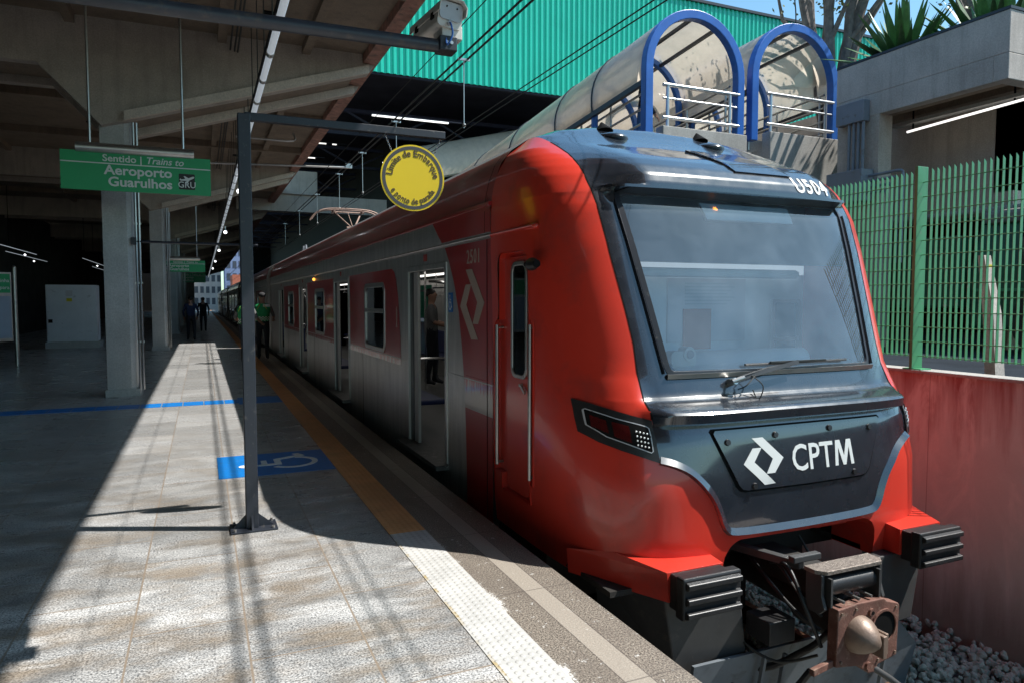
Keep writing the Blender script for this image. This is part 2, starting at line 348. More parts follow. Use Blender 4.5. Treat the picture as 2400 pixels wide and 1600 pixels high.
# ------------------------------------------------------------------ mesh helpers
LOC = {}
class MB:
    def __init__(s): s.v = []; s.f = []; s.pc = [(0, 0)]
    def add(s, vs, fs):
        n = len(s.v); s.v += [tuple(p) for p in vs]; s.f += [tuple(i + n for i in f) for f in fs]; s.pc.append((len(s.v), len(s.f))); return s
    def box(s, x0, x1, y0, y1, z0, z1):
        return s.add([(x0, y0, z0), (x1, y0, z0), (x1, y1, z0), (x0, y1, z0), (x0, y0, z1), (x1, y0, z1), (x1, y1, z1), (x0, y1, z1)],
                     [(0, 3, 2, 1), (4, 5, 6, 7), (0, 1, 5, 4), (1, 2, 6, 5), (2, 3, 7, 6), (3, 0, 4, 7)])
    def bar(s, p0, p1, wd, ht, up=(0, 0, 1)):
        p0, p1 = Vector(p0), Vector(p1); d = (p1 - p0).normalized(); up = Vector(up)
        a = d.cross(up)
        if a.length < 1e-4: a = d.cross(Vector((1, 0, 0)))
        a.normalize(); b = a.cross(d)
        q = [a * (i * wd / 2) + b * (j * ht / 2) for i, j in ((-1, -1), (1, -1), (1, 1), (-1, 1))]
        return s.add([p0 + k for k in q] + [p1 + k for k in q], [(0, 1, 2, 3), (7, 6, 5, 4), (0, 4, 5, 1), (1, 5, 6, 2), (2, 6, 7, 3), (3, 7, 4, 0)])
    def tube(s, pts, r, n=8, cap=True, closed=False):
        pts = [Vector(p) for p in pts]; m = len(pts)
        rs = r if isinstance(r, (list, tuple)) else [r] * m
        d0 = (pts[1] - pts[0]).normalized()
        a = d0.cross(Vector((0, 0, 1)))
        if a.length < 1e-3: a = d0.cross(Vector((1, 0, 0)))
        a.normalize(); vs = []
        for i, p in enumerate(pts):
            d = (pts[min(i + 1, m - 1)] - pts[max(i - 1, 0)]).normalized()
            a = (a - d * a.dot(d)).normalized(); b = d.cross(a)
            for k in range(n):
                t = 2 * math.pi * k / n
                vs.append(p + (a * math.cos(t) + b * math.sin(t)) * rs[i])
        fs = [(i * n + k, i * n + (k + 1) % n, (i + 1) * n + (k + 1) % n, (i + 1) * n + k) for i in range(m - 1) for k in range(n)]
        if cap: fs += [tuple(range(n - 1, -1, -1)), tuple((m - 1) * n + k for k in range(n))]
        return s.add(vs, fs)
    def cyl(s, p0, p1, r, r1=None, n=16): return s.tube([p0, p1], [r, r if r1 is None else r1], n)
    def sph(s, c, rx, ry=None, rz=None, nu=12, nv=8):
        ry = ry or rx; rz = rz or rx; vs = [(c[0], c[1], c[2] - rz)]; fs = []
        for j in range(1, nv):
            a = -math.pi / 2 + math.pi * j / nv
            for i in range(nu):
                b = 2 * math.pi * i / nu
                vs.append((c[0] + rx * math.cos(a) * math.cos(b), c[1] + ry * math.cos(a) * math.sin(b), c[2] + rz * math.sin(a)))
        vs.append((c[0], c[1], c[2] + rz)); L = len(vs) - 1
        for i in range(nu):
            fs.append((0, 1 + (i + 1) % nu, 1 + i)); fs.append((L, L - nu + i, L - nu + (i + 1) % nu))
        for j in range(nv - 2):
            for i in range(nu):
                p = 1 + j * nu; fs.append((p + i, p + (i + 1) % nu, p + nu + (i + 1) % nu, p + nu + i))
        return s.add(vs, fs)
    def prism(s, poly, f, c0, c1):
        n = len(poly)
        vs = [f(a, b, c0) for a, b in poly] + [f(a, b, c1) for a, b in poly]
        fs = [tuple(range(n)), tuple(range(2 * n - 1, n - 1, -1))] + [(i, n + i, n + (i + 1) % n, (i + 1) % n) for i in range(n)]
        return s.add(vs, fs)
    def loft(s, rings, cap=True, closed=True):
        n = len(rings[0]); vs = [p for r in rings for p in r]
        k_ = n if closed else n - 1
        fs = [(i * n + k, i * n + (k + 1) % n, (i + 1) * n + (k + 1) % n, (i + 1) * n + k) for i in range(len(rings) - 1) for k in range(k_)]
        if cap and closed: fs += [tuple(range(n - 1, -1, -1)), tuple((len(rings) - 1) * n + k for k in range(n))]
        return s.add(vs, fs)
    def split(s, name, m, parent=None, **k):
        out = None
        for (a, c), (b_, d) in zip(s.pc, s.pc[1:]):
            q = MB(); q.add(s.v[a:b_], [tuple(i - a for i in f) for f in s.f[c:d]]); out = q.build(name, m, parent, **k)
        return out
    def build(s, name, m, parent=None, smooth=False, bev=0, off=None, fix=True, ang=40):
        L = Vector(off) if off else (LOC.get(parent.name, Vector()) if parent else Vector())
        me = bpy.data.meshes.new(name); me.from_pydata([tuple(Vector(p) - L) for p in s.v], [], s.f); me.update()
        if fix:
            bm = bmesh.new(); bm.from_mesh(me); bmesh.ops.recalc_face_normals(bm, faces=bm.faces); bm.to_mesh(me); bm.free()
        o = bpy.data.objects.new(name, me); COL.objects.link(o)
        for q in (m if isinstance(m, list) else [m]): me.materials.append(M[q])
        if off and not parent: o.location = L; LOC[o.name] = L
        if parent: o.parent = parent; LOC[o.name] = L
        if smooth: me.shade_smooth() if hasattr(me, 'shade_smooth') else None
        if smooth and hasattr(me, 'set_sharp_from_angle'): me.set_sharp_from_angle(angle=R(ang))
        if bev:
            b = o.modifiers.new('bevel', 'BEVEL'); b.width = bev; b.segments = 2; b.limit_method = 'ANGLE'; b.angle_limit = R(35)
            if hasattr(b, 'harden_normals'): b.harden_normals = False
        return o
def tag(o, label=None, cat=None, group=None, kind=None):
    if label: o['label'] = label
    if cat: o['category'] = cat
    if group: o['group'] = group
    if kind: o['kind'] = kind
    return o
def thing(name, loc, label, cat, group=None):
    o = bpy.data.objects.new(name, None); COL.objects.link(o); o.location = loc; o.empty_display_size = .2
    LOC[o.name] = Vector(loc); return tag(o, label, cat, group)
def copy_tree(o, parent=None, loc=None, label=None):
    c = o.copy(); COL.objects.link(c); c.parent = parent
    if loc is not None: c.location = loc
    if label: c['label'] = label
    for ch in [q for q in COL.objects if q.parent == o]: copy_tree(ch, c)
    return c
def struct(o): o['kind'] = 'structure'; return o
def rot2(p, a): return (p[0] * math.cos(a) - p[1] * math.sin(a), p[0] * math.sin(a) + p[1] * math.cos(a))
def rrect(x0, x1, y0, y1, r, n=5):
    out = []
    for cx, cy, a0 in ((x1 - r, y1 - r, 0), (x0 + r, y1 - r, 90), (x0 + r, y0 + r, 180), (x1 - r, y0 + r, 270)):
        for i in range(n + 1):
            a = R(a0 + 90 * i / n); out.append((cx + r * math.cos(a), cy + r * math.sin(a)))
    return out
def ring(mb, outer, inner, f, c0, c1):
    n = len(outer)
    vs = [f(a, b, c) for c in (c0, c1) for P_ in (outer, inner) for a, b in P_]
    fs = []
    for i in range(n):
        j = (i + 1) % n
        fs += [(i, j, n + j, n + i), (2 * n + i, 3 * n + i, 3 * n + j, 2 * n + j), (i, 2 * n + i, 2 * n + j, j), (n + i, n + j, 3 * n + j, 3 * n + i)]
    return mb.add(vs, fs)
def smoothpoly(pts, n=4, closed=False):
    out = []; L = len(pts)
    rng = range(L if closed else L - 1)
    for i in rng:
        g = (lambda k: pts[k % L]) if closed else (lambda k: pts[max(0, min(L - 1, k))])
        p0, p1, p2, p3 = [Vector(g(i + k)) for k in (-1, 0, 1, 2)]
        for k in range(n):
            t = k / n
            out.append(tuple(.5 * ((2 * p1) + (p2 - p0) * t + (2 * p0 - 5 * p1 + 4 * p2 - p3) * t * t + (3 * p1 - p0 - 3 * p2 + p3) * t ** 3)))
    if not closed: out.append(tuple(pts[-1]))
    return out

def text(name, s, size, m, parent, fn, bold=0., shear=0., align='CENTER', ext=.0015, res=3, sx=1., space=1., off=None):
    cu = bpy.data.curves.new('t', 'FONT'); cu.body = s; cu.size = size; cu.offset = bold * size; cu.shear = shear
    cu.align_x = align; cu.extrude = ext; cu.resolution_u = res; cu.space_character = space
    to = bpy.data.objects.new('t', cu); COL.objects.link(to)
    dg = bpy.context.evaluated_depsgraph_get(); dg.update()
    me = bpy.data.meshes.new_from_object(to.evaluated_get(dg)); me.name = name
    bpy.data.objects.remove(to); bpy.data.curves.remove(cu)
    L = Vector(off) if off else (LOC.get(parent.name, Vector()) if parent else Vector())
    for v in me.vertices: v.co = Vector(fn(v.co.x * sx, v.co.y, v.co.z)) - L
    me.materials.clear(); me.materials.append(M[m]); me.update()
    o = bpy.data.objects.new(name, me); COL.objects.link(o); o.parent = parent; LOC[o.name] = L
    return o
def plane(o, r, u):
    o, r, u = Vector(o), Vector(r).normalized(), Vector(u).normalized(); n = r.cross(u)
    return lambda x, y, z: o + r * x + u * y + n * z
EMB_A = [(-.245, .50), (.02, .50), (.49, .03), (.245, -.275), (.04, -.275), (.225, .03)]
EMB_B = [(-.49, -.03), (-.245, .285), (-.03, .285), (-.232, -.008), (.245, -.49), (-.02, -.50)]
def icon_wheelchair(mb, f, z0, z1):
    # head, body, seat, wheel arc in a unit box (-.5 .. .5)
    mb.prism([(-.12 + .075 * math.cos(R(a)), .40 + .075 * math.sin(R(a))) for a in range(0, 360, 20)], f, z0, z1)
    mb.prism([(-.17, .30), (-.09, .30), (-.07, .04), (.18, .04), (.32, -.26), (.42, -.22), (.44, -.30), (.27, -.37), (.12, -.04), (-.16, -.04)], f, z0, z1)
    mb.prism([(-.10, .20), (.14, .20), (.14, .13), (-.10, .13)], f, z0, z1)
    a0, a1 = 130, 352
    o_ = [(-.07 + .32 * math.cos(R(a)), -.17 + .32 * math.sin(R(a))) for a in range(a0, a1, 8)]
    i_ = [(-.07 + .25 * math.cos(R(a)), -.17 + .25 * math.sin(R(a))) for a in range(a0, a1, 8)]
    mb.prism(o_ + i_[::-1], f, z0, z1)
# ------------------------------------------------------------------ the setting
struct(MB().add([(-600, -600, -1.34), (600, -600, -1.34), (600, 600, -1.34), (-600, 600, -1.34)], [(0, 1, 2, 3)]).build('ground', 'gravel', fix=False))
PY0, PY1 = -14, 125; YS = 4.74  # strip colour switches from sunlit white to orange at the cast shadow's edge
p = MB(); p.box(-10, 1.155, PY0, PY1, -1.3, 0); struct(p.build('platform', 'granite'))
p = MB(); p.box(1.412, 1.91, PY0, PY1, -.22, 0.0); struct(p.build('platform_edge', 'edge'))
p = MB(); p.box(1.155, 1.78, PY0, PY1, -1.3, -.221); struct(p.build('platform_wall', 'under'))
p = MB(); p.box(1.155, 1.412, PY0, YS, -.2, .004); struct(p.build('sunlit_tactile_strip', 'tact_sun'))  # sunlit stretch, its brightness painted into the colour
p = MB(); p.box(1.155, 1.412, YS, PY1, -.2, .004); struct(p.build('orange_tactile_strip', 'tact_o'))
# blue line across the platform with its wider end pad
p = MB(); z0, z1 = .001, .005
for k in range(24):
    xa = -6.6 + k * .3
    if xa < .5: p.box(xa, min(xa + .285, .5), 11.93, 12.36, z0, z1)
struct(p.build('blue_floor_line', 'blue_paint'))
p = MB(); p.box(.5, 1.15, 11.78, 12.56, z0, z1 + .001); struct(p.build('blue_floor_pad', 'blue_paint'))
fs = thing('floor_marking', (.64, 7.35, 0), 'blue square with white wheelchair symbol painted on the platform beside the orange strip', 'floor marking')
p = MB(); p.box(.105, 1.15, 6.86, 7.82, z0, z1); p.build('blue_field', 'blue_paint', fs)
p = MB(); icon_wheelchair(p, lambda a, b, c: (.66 - b * .78, 7.36 + a * .78, c), .006, .009); p.build('wheelchair_symbol', 'white_paint', fs)
# street level behind the retaining wall
struct(MB().box(5.951, 80, -30, 60, -1.3, .86).build('street', 'asphalt'))
# rails and sleepers
for sx, nm in ((-.8, 'left'), (.8, 'right')):
    r = MB(); x = 3.57 + sx
    r.prism([(-.065, 0), (.065, 0), (.065, .02), (.012, .035), (.012, .11), (.034, .12), (.034, .15), (-.034, .15), (-.034, .12), (-.012, .11), (-.012, .035), (-.065, .02)], lambda a, b, c: (x + a, c, -1.21 + b), -8, 130)
    tag(r.build('track_rail', 'rail'), 'rusty steel rail under the red train, on the %s' % ('platform side' if sx < 0 else 'side of the pink wall'), 'rail', 'rails of the track')
# ballast stones
rnd = random.Random(3); b = MB()
bmi = bmesh.new(); bmesh.ops.create_icosphere(bmi, subdivisions=1, radius=1)
iv = [v.co.copy() for v in bmi.verts]; ifc = [tuple(v.index for v in f.verts) for f in bmi.faces]; bmi.free()
def stone(x, y, z, r):
    rx, ry, rz = [r * rnd.uniform(.65, 1.25) for _ in range(3)]
    rm = Matrix.Rotation(rnd.uniform(0, 6.3), 3, Vector((rnd.gauss(0, 1), rnd.gauss(0, 1), rnd.gauss(0, 1))).normalized())
    b.add([tuple(Vector((x, y, z)) + rm @ Vector((c.x * rx * rnd.uniform(.78, 1.15), c.y * ry * rnd.uniform(.78, 1.15), c.z * rz * rnd.uniform(.78, 1.15)))) for c in iv], ifc)
for k in range(9500):
    y = rnd.uniform(1.2, 8.5) if k < 8300 else rnd.uniform(8.5, 16)
    x = rnd.uniform(4.2, 5.75) if k % 8 < 6 else rnd.uniform(2.3, 4.3)
    stone(x, y, -1.27 + rnd.uniform(0, .055) + max(0, (x - 5.35)) * .12, rnd.uniform(.019, .040))
tag(b.build('ballast', 'stone', fix=False), 'grey crushed stone ballast beside the track', 'ballast', kind='stuff')

# ------------------------------------------------------------------ canopy over the platform
YF = [1.8, 13.8, 25.8, 37.8, 49.8, 61.8, 73.8, 85.8, 97.8, 109.8]
ca = thing('station_canopy', (-1.25, 13.8, 0), 'brown concrete canopy over the platform with sloping twin beams and square columns', 'canopy')
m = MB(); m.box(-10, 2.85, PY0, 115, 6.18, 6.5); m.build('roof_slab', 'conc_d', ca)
m = MB(); m.prism([(2.85, 6.02), (3.10, 6.0), (3.45, 6.5), (3.45, 6.62), (2.85, 6.62)], lambda a, b_, c: (a, c, b_), PY0, 115); m.build('edge_beam', 'fascia', ca)
m = MB()
for yf in YF:                              # panel ribs and joints of the coffered soffit
    for q in (4.4, 8.4):
        m.box(-9.9, 2.84, yf + q, yf + q + .16, 6.0, 6.185)
for x in (-5.2, -1.9, .35, 1.75): m.box(x, x + .14, PY0, 115, 6.04, 6.187)
m.build('soffit_rib', 'conc_d', ca)
m = MB()
for yf in YF[:2]:
    for q in (5.6, 7.3, 10.2):
        for x in (-2.6, -.7, 1.0):
            m.box(x, x + .26, yf + q, yf + q + .26, 6.165, 6.188)
m.split('soffit_vent', 'blk', ca)
PROF = [(-1.1, 4.57), (2.95, 5.84), (3.06, 6.0), (2.84, 6.03), (2.84, 6.19), (-9.95, 6.19), (-9.95, 5.35), (-2.3, 5.37), (-1.44, 4.47)]
SOF = [(-1.1, 4.72), (2.80, 5.95), (2.80, 6.17), (-9.9, 6.17), (-9.9, 5.5), (-2.2, 5.5), (-1.44, 4.62)]
SOF2 = [(-1.08, 4.35), (2.60, 5.53), (2.72, 5.6), (2.72, 5.72), (-1.08, 4.53)]
for yf in YF:
    for d0, d1 in ((-.42, -.22), (.98, 1.18)):
        mb = MB(); mb.prism(PROF, lambda a, b_, c: (a, c, b_), yf + d0, yf + d1); mb.build('canopy_beam', 'conc', ca)
    for d0, d1 in ((-.48, -.421), (.92, .979)):
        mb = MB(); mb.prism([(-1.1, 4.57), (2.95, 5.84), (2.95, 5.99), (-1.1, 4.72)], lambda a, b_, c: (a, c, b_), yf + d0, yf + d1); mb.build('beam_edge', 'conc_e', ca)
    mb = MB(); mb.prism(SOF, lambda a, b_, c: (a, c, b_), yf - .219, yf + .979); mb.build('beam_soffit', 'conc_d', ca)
    if yf > 5:
        mb = MB()
        q = .215; pl = [(-q, -.25), (q - .07, -.25), (q, -.18), (q, .35), (-q, .35)]
        mb.loft([[(-1.27 + a, yf + b_, z) for a, b_ in pl] for z in (.0, 4.9)]); mb.build('column', 'conc_c', ca)
        mb = MB(); mb.box(-1.27 - q - .03, -1.27 + q + .06, yf - .30, yf + .40, 0, .12); mb.build('column_foot', 'conc_c', ca)
        mb = MB()
        for x in (-.995, -.945): mb.tube([(x, yf - .2, .1), (x, yf - .2, 4.6)], .022, 8)
        for z in (.9, 1.9, 2.9, 3.7): mb.box(-1.03, -.915, yf - .21, yf - .17, z, z + .03)
        mb.build('conduit', 'alu', ca, smooth=True)
mb = MB()
for dx, dz in ((0, 0), (.05, -.01), (-.07, .015)):
    mb.tube([(.62 + dx, PY0, 5.93 + dz), (.62 + dx, 112, 5.93 + dz)], .014, 6)
mb.split('cable_run', 'cable', ca)
mb = MB(); mb.tube(smoothpoly([(2.35, 20, 6.1), (2.35, 20, 5.9), (1.6, 20, 5.88), (.9, 20, 5.88)], 4), .03, 8); mb.build('soffit_pipe', 'alu', ca, smooth=True)
# dark back wall on the far side of the platform
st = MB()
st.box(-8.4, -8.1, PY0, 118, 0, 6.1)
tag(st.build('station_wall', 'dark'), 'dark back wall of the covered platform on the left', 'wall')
hw = MB(); hw.box(9.6, 10.0, 38, 112, -1.3, 14); hw.box(5.6, 10, 116, 118, -1.3, 14)  # walls added in matt black to keep the far hall dark
hw.box(-8.1, -1.0, 117, 117.5, 0, 6.1); tag(hw.build('hall_wall', 'blk'), 'added black wall along the tracks, keeping the inside of the big hall dark', 'wall')
# strips of lamps deep in the left hall
dl = None
for i, (x, y0, y1, z) in enumerate([(-5.9, 27, 33, 3.4), (-6.9, 33, 41, 3.5), (-5.0, 38, 46, 3.55), (-5.6, 46, 56, 3.5), (-4.4, 52, 60, 3.3)]):
    m = thing('ceiling_lamp_strip', (x, y0, z), ['long lit lamp strip highest in the dark hall behind the map board', 'lit lamp strip low in the dark hall, just above the white cabinet', 'short lit lamp strip in the dark beside the near column', 'faint lit lamp strip deep in the dark hall behind the near column', 'farthest faint lamp strip in the dark left hall'][i], 'lamp', 'lamp strips in the dark left hall')
    mb = MB(); mb.box(x - .012, x + .012, y0, y1, z, z + .018); mb.build('tube', 'lamp', m)
    mb = MB(); mb.sph((x, (y0 + y1) / 2 + 1, z - .12), .035); mb.build('bulb', 'lamp_hot', m, smooth=True)
    mb = MB(); mb.box(x - .01, x + .01, y0 + .5, y0 + .52, z + .03, 6.1); mb.build('hanger', 'blk', m)

# ------------------------------------------------------------------ row of tube lamps along the platform
def tube_lamp(y, first=False):
    t = thing('tube_lamp', (.86, y, 4.72), 'clear tubular fluorescent lamp in the row hanging under the canopy', 'lamp', 'tube lamps in a row under the canopy')
    m = MB(); m.tube([(.86, y + .05, 4.72), (.86, y + 1.12, 4.72)], .044, 12); m.build('tube', 'lamp', t, smooth=True)
    m = MB()
    for a in (y + .0, y + 1.11): m.tube([(.86, a, 4.72), (.86, a + .06, 4.72)], .052, 12)
    m.split('end_cap', 'alu', t, smooth=True)
    m = MB(); m.bar((.83, y, 4.80), (.83, y + 1.17, 4.80), .05, .03); m.build('carrier', 'blk', t)
    m = MB(); m.tube([(.83, y + .5, 4.8), (.83, y + .5, 6.1)], .008, 5); m.build('hanger', 'cable', t)
    return t
LAMP0 = tube_lamp(6.0)
for k in range(1, 84): copy_tree(LAMP0, None, (.86, 6.0 + 1.17 * k, 4.72))
for i, y in enumerate((20.2, 32.5, 44.5, 57, 70)):
    sp = thing('spot_lamp', (.98, y, 4.55), ['small lit spot lamp on the tube row beside the steel post', 'second small spot lamp on the tube row counting from the steel post', 'third small spot lamp on the tube row counting from the steel post', 'fourth small spot lamp on the tube row counting from the steel post', 'farthest small spot lamp on the tube row'][i], 'lamp', 'spot lamps on the tube row')
    m = MB(); m.sph((.98, y, 4.5), .07); m.build('bulb', 'lamp_hot', sp, smooth=True)
    m = MB(); m.cyl((.98, y, 4.55), (.98, y, 4.75), .03, n=8); m.build('socket', 'alu', sp)

# ------------------------------------------------------------------ hanging green signs
def hang_sign(name, y, x0, x1, z0, z1, flip, label):
    t = thing(name, ((x0 + x1) / 2, y, z0), label, 'sign', 'green hanging signs')
    m = MB(); m.box(x0, x1, y, y + .05, z0, z1); m.build('board', 'green', t)
    hz = z1 - z0; yl = z1 - .295 * hz
    m = MB(); m.box(x0, x1, y - .003, y - .001, yl - .008, yl + .008); m.build('rule', 'white', t)
    xc = (x0 + x1) / 2; W_ = x1 - x0
    m = MB(); m.tube([(x0 + .10 * W_, y + .02, z1 + .05), (x1 - .115 * W_, y + .02, z1 + .06)], .075, 14); m.build('carrier_tube', 'alu', t, smooth=True)
    for fx in (.19, .81):
        m = MB(); m.tube([(x0 + fx * W_, y + .02, z1 + .1), (x0 + fx * W_, y + .02, 6.15)], .018, 8); m.build('hanger_rod', 'alu', t, smooth=True)
    f = lambda px, pz: plane((px, y - .002, pz), (1, 0, 0), (0, 0, 1))
    text('lettering', 'Sentido |', .135 * hz / .54, 'white', t, f(xc + .03 * W_, z1 - .235 * hz), .018, 0, 'RIGHT', sx=1.04)
    text('lettering', 'Trains to', .135 * hz / .54, 'white', t, f(xc + .05 * W_, z1 - .235 * hz), .014, .25, 'LEFT', sx=1.0)
    lx = x0 + .73 * W_ if not flip else x0 + .62 * W_
    text('lettering', 'Aeroporto', .185 * hz / .54, 'white', t, f(lx, z1 - .57 * hz), .024, 0, 'RIGHT', sx=1.06)
    text('lettering', 'Guarulhos', .185 * hz / .54, 'white', t, f(lx, z1 - .87 * hz), .024, 0, 'RIGHT', sx=1.06)
    bx = x0 + .775 * W_ if not flip else x0 + .07 * W_
    bw = .112 * W_; bz = z1 - .86 * hz; bh = .42 * hz
    m = MB(); m.prism(rrect(bx, bx + bw, bz, bz + bh, .01, 2), lambda a, b_, c: (a, c, b_), y - .004, y - .001); pb = m.build('airport_badge', 'black_print', t)
    text('lettering', 'GRU', .125 * hz / .54, 'white', pb, plane((bx + bw / 2, y - .006, bz + .05 * hz), (1, 0, 0), (0, 0, 1)), .008, sx=.95)
    m = MB(); k = bw
    plane_ = [(.04, .62), (.10, .70), (.16, .64), (.40, .68), (.30, .85), (.38, .86), (.60, .74), (.90, .86), (.97, .82), (.93, .74), (.66, .60), (.50, .38), (.43, .38), (.47, .56), (.12, .55)]
    m.prism([(bx + a * k, bz + b_ * bh) for a, b_ in plane_], lambda a, b_, c: (a, c, b_), y - .006, y - .003); m.build('plane_symbol', 'white', pb)
    return t
hang_sign('hanging_sign', 12.0, -1.82, .17, 3.23, 3.79, False, 'large green hanging sign in front of the near column reading Aeroporto Guarulhos')
hang_sign('hanging_sign', 27.2, -1.224, .136, 2.606, 3.007, True, 'smaller green hanging sign beside the second column, badge on its left')
hang_sign('hanging_sign', 54.0, -1.75, .28, 2.85, 3.50, True, 'dark green hanging sign just below the smaller bright green one')

# ------------------------------------------------------------------ steel post with the round yellow sign
po = thing('sign_post', (.292, 5.275, 0), 'dark grey square steel post with a long arm and bolted base plate', 'post')
m = MB(); m.box(.25, .335, 5.235, 5.315, .012, 2.90); m.build('upright', 'greysteel', po, bev=.006)
m = MB(); m.bar((.30, 5.275, 2.885), (1.745, 5.275, 2.885), .05, .055); m.build('arm', 'greysteel', po, bev=.004)
m = MB(); m.box(.145, .46, 5.17, 5.40, .001, .014); m.build('base_plate', 'greysteel', po, bev=.003)
m = MB()
for x0, x1 in ((.165, .25), (.44, .335)): m.prism([(x0, .014), (x1, .014), (x1, .105)], lambda a, b_, c: (a, c, b_), 5.268, 5.282)
for y0, y1 in ((5.18, 5.235), (5.39, 5.315)): m.prism([(y0, .014), (y1, .014), (y1, .105)], lambda a, b_, c: (c, a, b_), .285, .299)
m.split('gusset', 'greysteel', po)
m = MB()
for x in (.175, .43):
    for y in (5.195, 5.375): m.cyl((x, y, .012), (x, y, .03), .011, n=6)
m.split('bolt', 'alu', po)
cx, cz, cy, cr_ = 1.489, 2.545, 5.262, .248
rs = thing('round_sign', (cx, cy, cz - cr_), 'round yellow sign hanging on two chains from the arm of the steel post', 'sign')
def disc(r0, r1, y0, y1):
    mb = MB(); n = 72
    o_ = [(cx + r1 * math.cos(2 * math.pi * i / n), cz + r1 * math.sin(2 * math.pi * i / n)) for i in range(n)]
    if r0 == 0: mb.prism(o_, lambda a, b_, c: (a, c, b_), y0, y1)
    else: ring(mb, o_, [(cx + r0 * math.cos(2 * math.pi * i / n), cz + r0 * math.sin(2 * math.pi * i / n)) for i in range(n)], lambda a, b_, c: (a, c, b_), y0, y1)
    return mb
disc(0, cr_, cy, cy + .012).build('disc', 'yellow', rs, smooth=True)
disc(.212, .236, cy - .002, cy).build('grey_ring', 'grey_print', rs)
def fitw(s, size, want):
    cu = bpy.data.curves.new('t', 'FONT'); cu.body = s; cu.size = size; to = bpy.data.objects.new('t', cu); COL.objects.link(to)
    bpy.context.view_layer.update(); wd = to.dimensions.x; bpy.data.objects.remove(to); bpy.data.curves.remove(cu); return want / wd
def arc(r, a_mid, sgn):
    def f(x, y, z):
        if sgn > 0: a = a_mid - x / r; rr = r + y
        else: a = a_mid + x / r; rr = r - y
        return (cx + rr * math.cos(a), cy - .002 - z, cz + rr * math.sin(a))
    return f
text('lettering', 'Limite de Embarque', .070, 'brown_print', rs, arc(.160, R(89), 1), .009, sx=fitw('Limite de Embarque', .070, R(172) * .160), space=1.0, ext=.0012)
text('lettering', 'e ponto de parada', .064, 'brown_print', rs, arc(.197, R(-90), -1), .009, sx=fitw('e ponto de parada', .064, R(122) * .197), space=1.0, ext=.0012)
for dx in (-1, 1):
    m = MB(); n = 9; a = Vector((cx + dx * .21, cy + .013, 2.86)); b_ = Vector((cx + dx * .155, cy + .013, 2.725))
    if dx > 0: a.x = 1.715; b_.x = cx + .165
    for i in range(n):
        p0 = a.lerp(b_, i / n); p1 = a.lerp(b_, (i + 1.25) / n); d = (p1 - p0)
        s_ = Vector((0, 1, 0)) if i % 2 else d.cross(Vector((0, 1, 0))).normalized()
        loop = [p0 + d * (.5 + .5 * math.cos(R(q))) + s_ * (.0052 * math.sin(R(q))) for q in range(0, 361, 45)]
        m.tube(loop, .0024, 5, cap=False)
    m.build('chain', 'chrome', rs, smooth=True)

# ------------------------------------------------------------------ pipe boom with camera
pb = thing('pipe_boom', (-3.2, 4.5, 3.2), 'dark blue grey round pipe running under the canopy to the camera', 'pipe')
m = MB(); m.tube([(-4.2, 4.5, 3.21), (1.47, 4.5, 3.275)], .042, 20); m.build('pipe', 'bluepole', pb, smooth=True)
m = MB(); m.tube([(-4.15, 4.5, 3.21), (-4.15, 4.5, 8.5)], .03, 10); m.build('drop_pipe', 'bluepole', pb, smooth=True)
m = MB(); m.box(1.44, 1.56, 4.44, 4.56, 3.235, 3.33); m.build('end_bracket', 'greysteel', pb, bev=.008)
m = MB()
for x in (1.487, 1.518): m.cyl((x, 4.432, 3.285), (x, 4.442, 3.285), .011, n=12)
m.split('bracket_bolt', 'alu', pb)
cc = thing('security_camera', (1.50, 4.6, 3.33), 'weathered white camera housing mounted on the end of the pipe', 'camera')
ax = Vector((-.04, .985, .06)).normalized(); rt = ax.cross(Vector((.12, 0, 1))).normalized(); up = rt.cross(ax)
c0 = Vector((1.512, 4.42, 3.462))
fc = lambda a, b_, c: tuple(c0 + rt * a + up * b_ + ax * c)
prof = rrect(-.083, .083, -.088, .07, .03, 4)
m = MB(); m.prism(prof, fc, 0.006, .52); m.build('housing', 'cctv', cc, smooth=True)
m = MB(); m.prism(rrect(-.077, .077, -.045, .066, .028, 4), fc, -.006, .006); m.build('rear_cap', 'cctv_g', cc)
m = MB(); top = [(-.094, -.01), (-.094, .045), (-.06, .084), (.06, .084), (.094, .045), (.094, -.01), (.088, -.01), (.088, .042), (.057, .077), (-.057, .077), (-.088, .042), (-.088, -.01)]
m.prism(top, fc, -.045, .58); m.build('sun_shield', 'cctv', cc)
m = MB()
for a in (-.035, .035): m.cyl(fc(a, .035, -.012), fc(a, .035, -.004), .005, n=8)
m.split('screw', 'blk', cc)
m = MB(); m.cyl(fc(-.005, -.065, -.02), fc(-.005, -.065, .02), .014, n=10); m.build('cable_gland', 'cctv_g', cc, smooth=True)
m = MB(); g = Vector(fc(-.005, -.065, -.02))
m.tube(smoothpoly([g, g + Vector((0, -.02, -.02)), g + Vector((.01, -.015, -.08)), g + Vector((-.02, .0, -.14)), (1.49, 4.46, 3.335)], 5), .006, 7); m.build('lead', 'bluearch', cc, smooth=True)
m = MB(); m.prism([(-.04, -.088), (.05, -.088), (.03, -.17), (-.02, -.17)], fc, .12, .2); m.box(1.46, 1.60, 4.45, 4.62, 3.315, 3.40); m.build('mount', 'cctv', cc, bev=.006)
m = MB()
for c_ in (.08, .40): m.prism([(-.095, -.03), (-.083, -.03), (-.083, .01), (-.095, .01)], fc, c_, c_ + .05)
m.split('latch', 'blk', cc)

pb.location = (-2.133, 3.0, 2.673); pb.scale = (.667,) * 3      # a slim pipe close to the viewer
cc.location = (1.0, 3.067, 2.76); cc.scale = (.667,) * 3
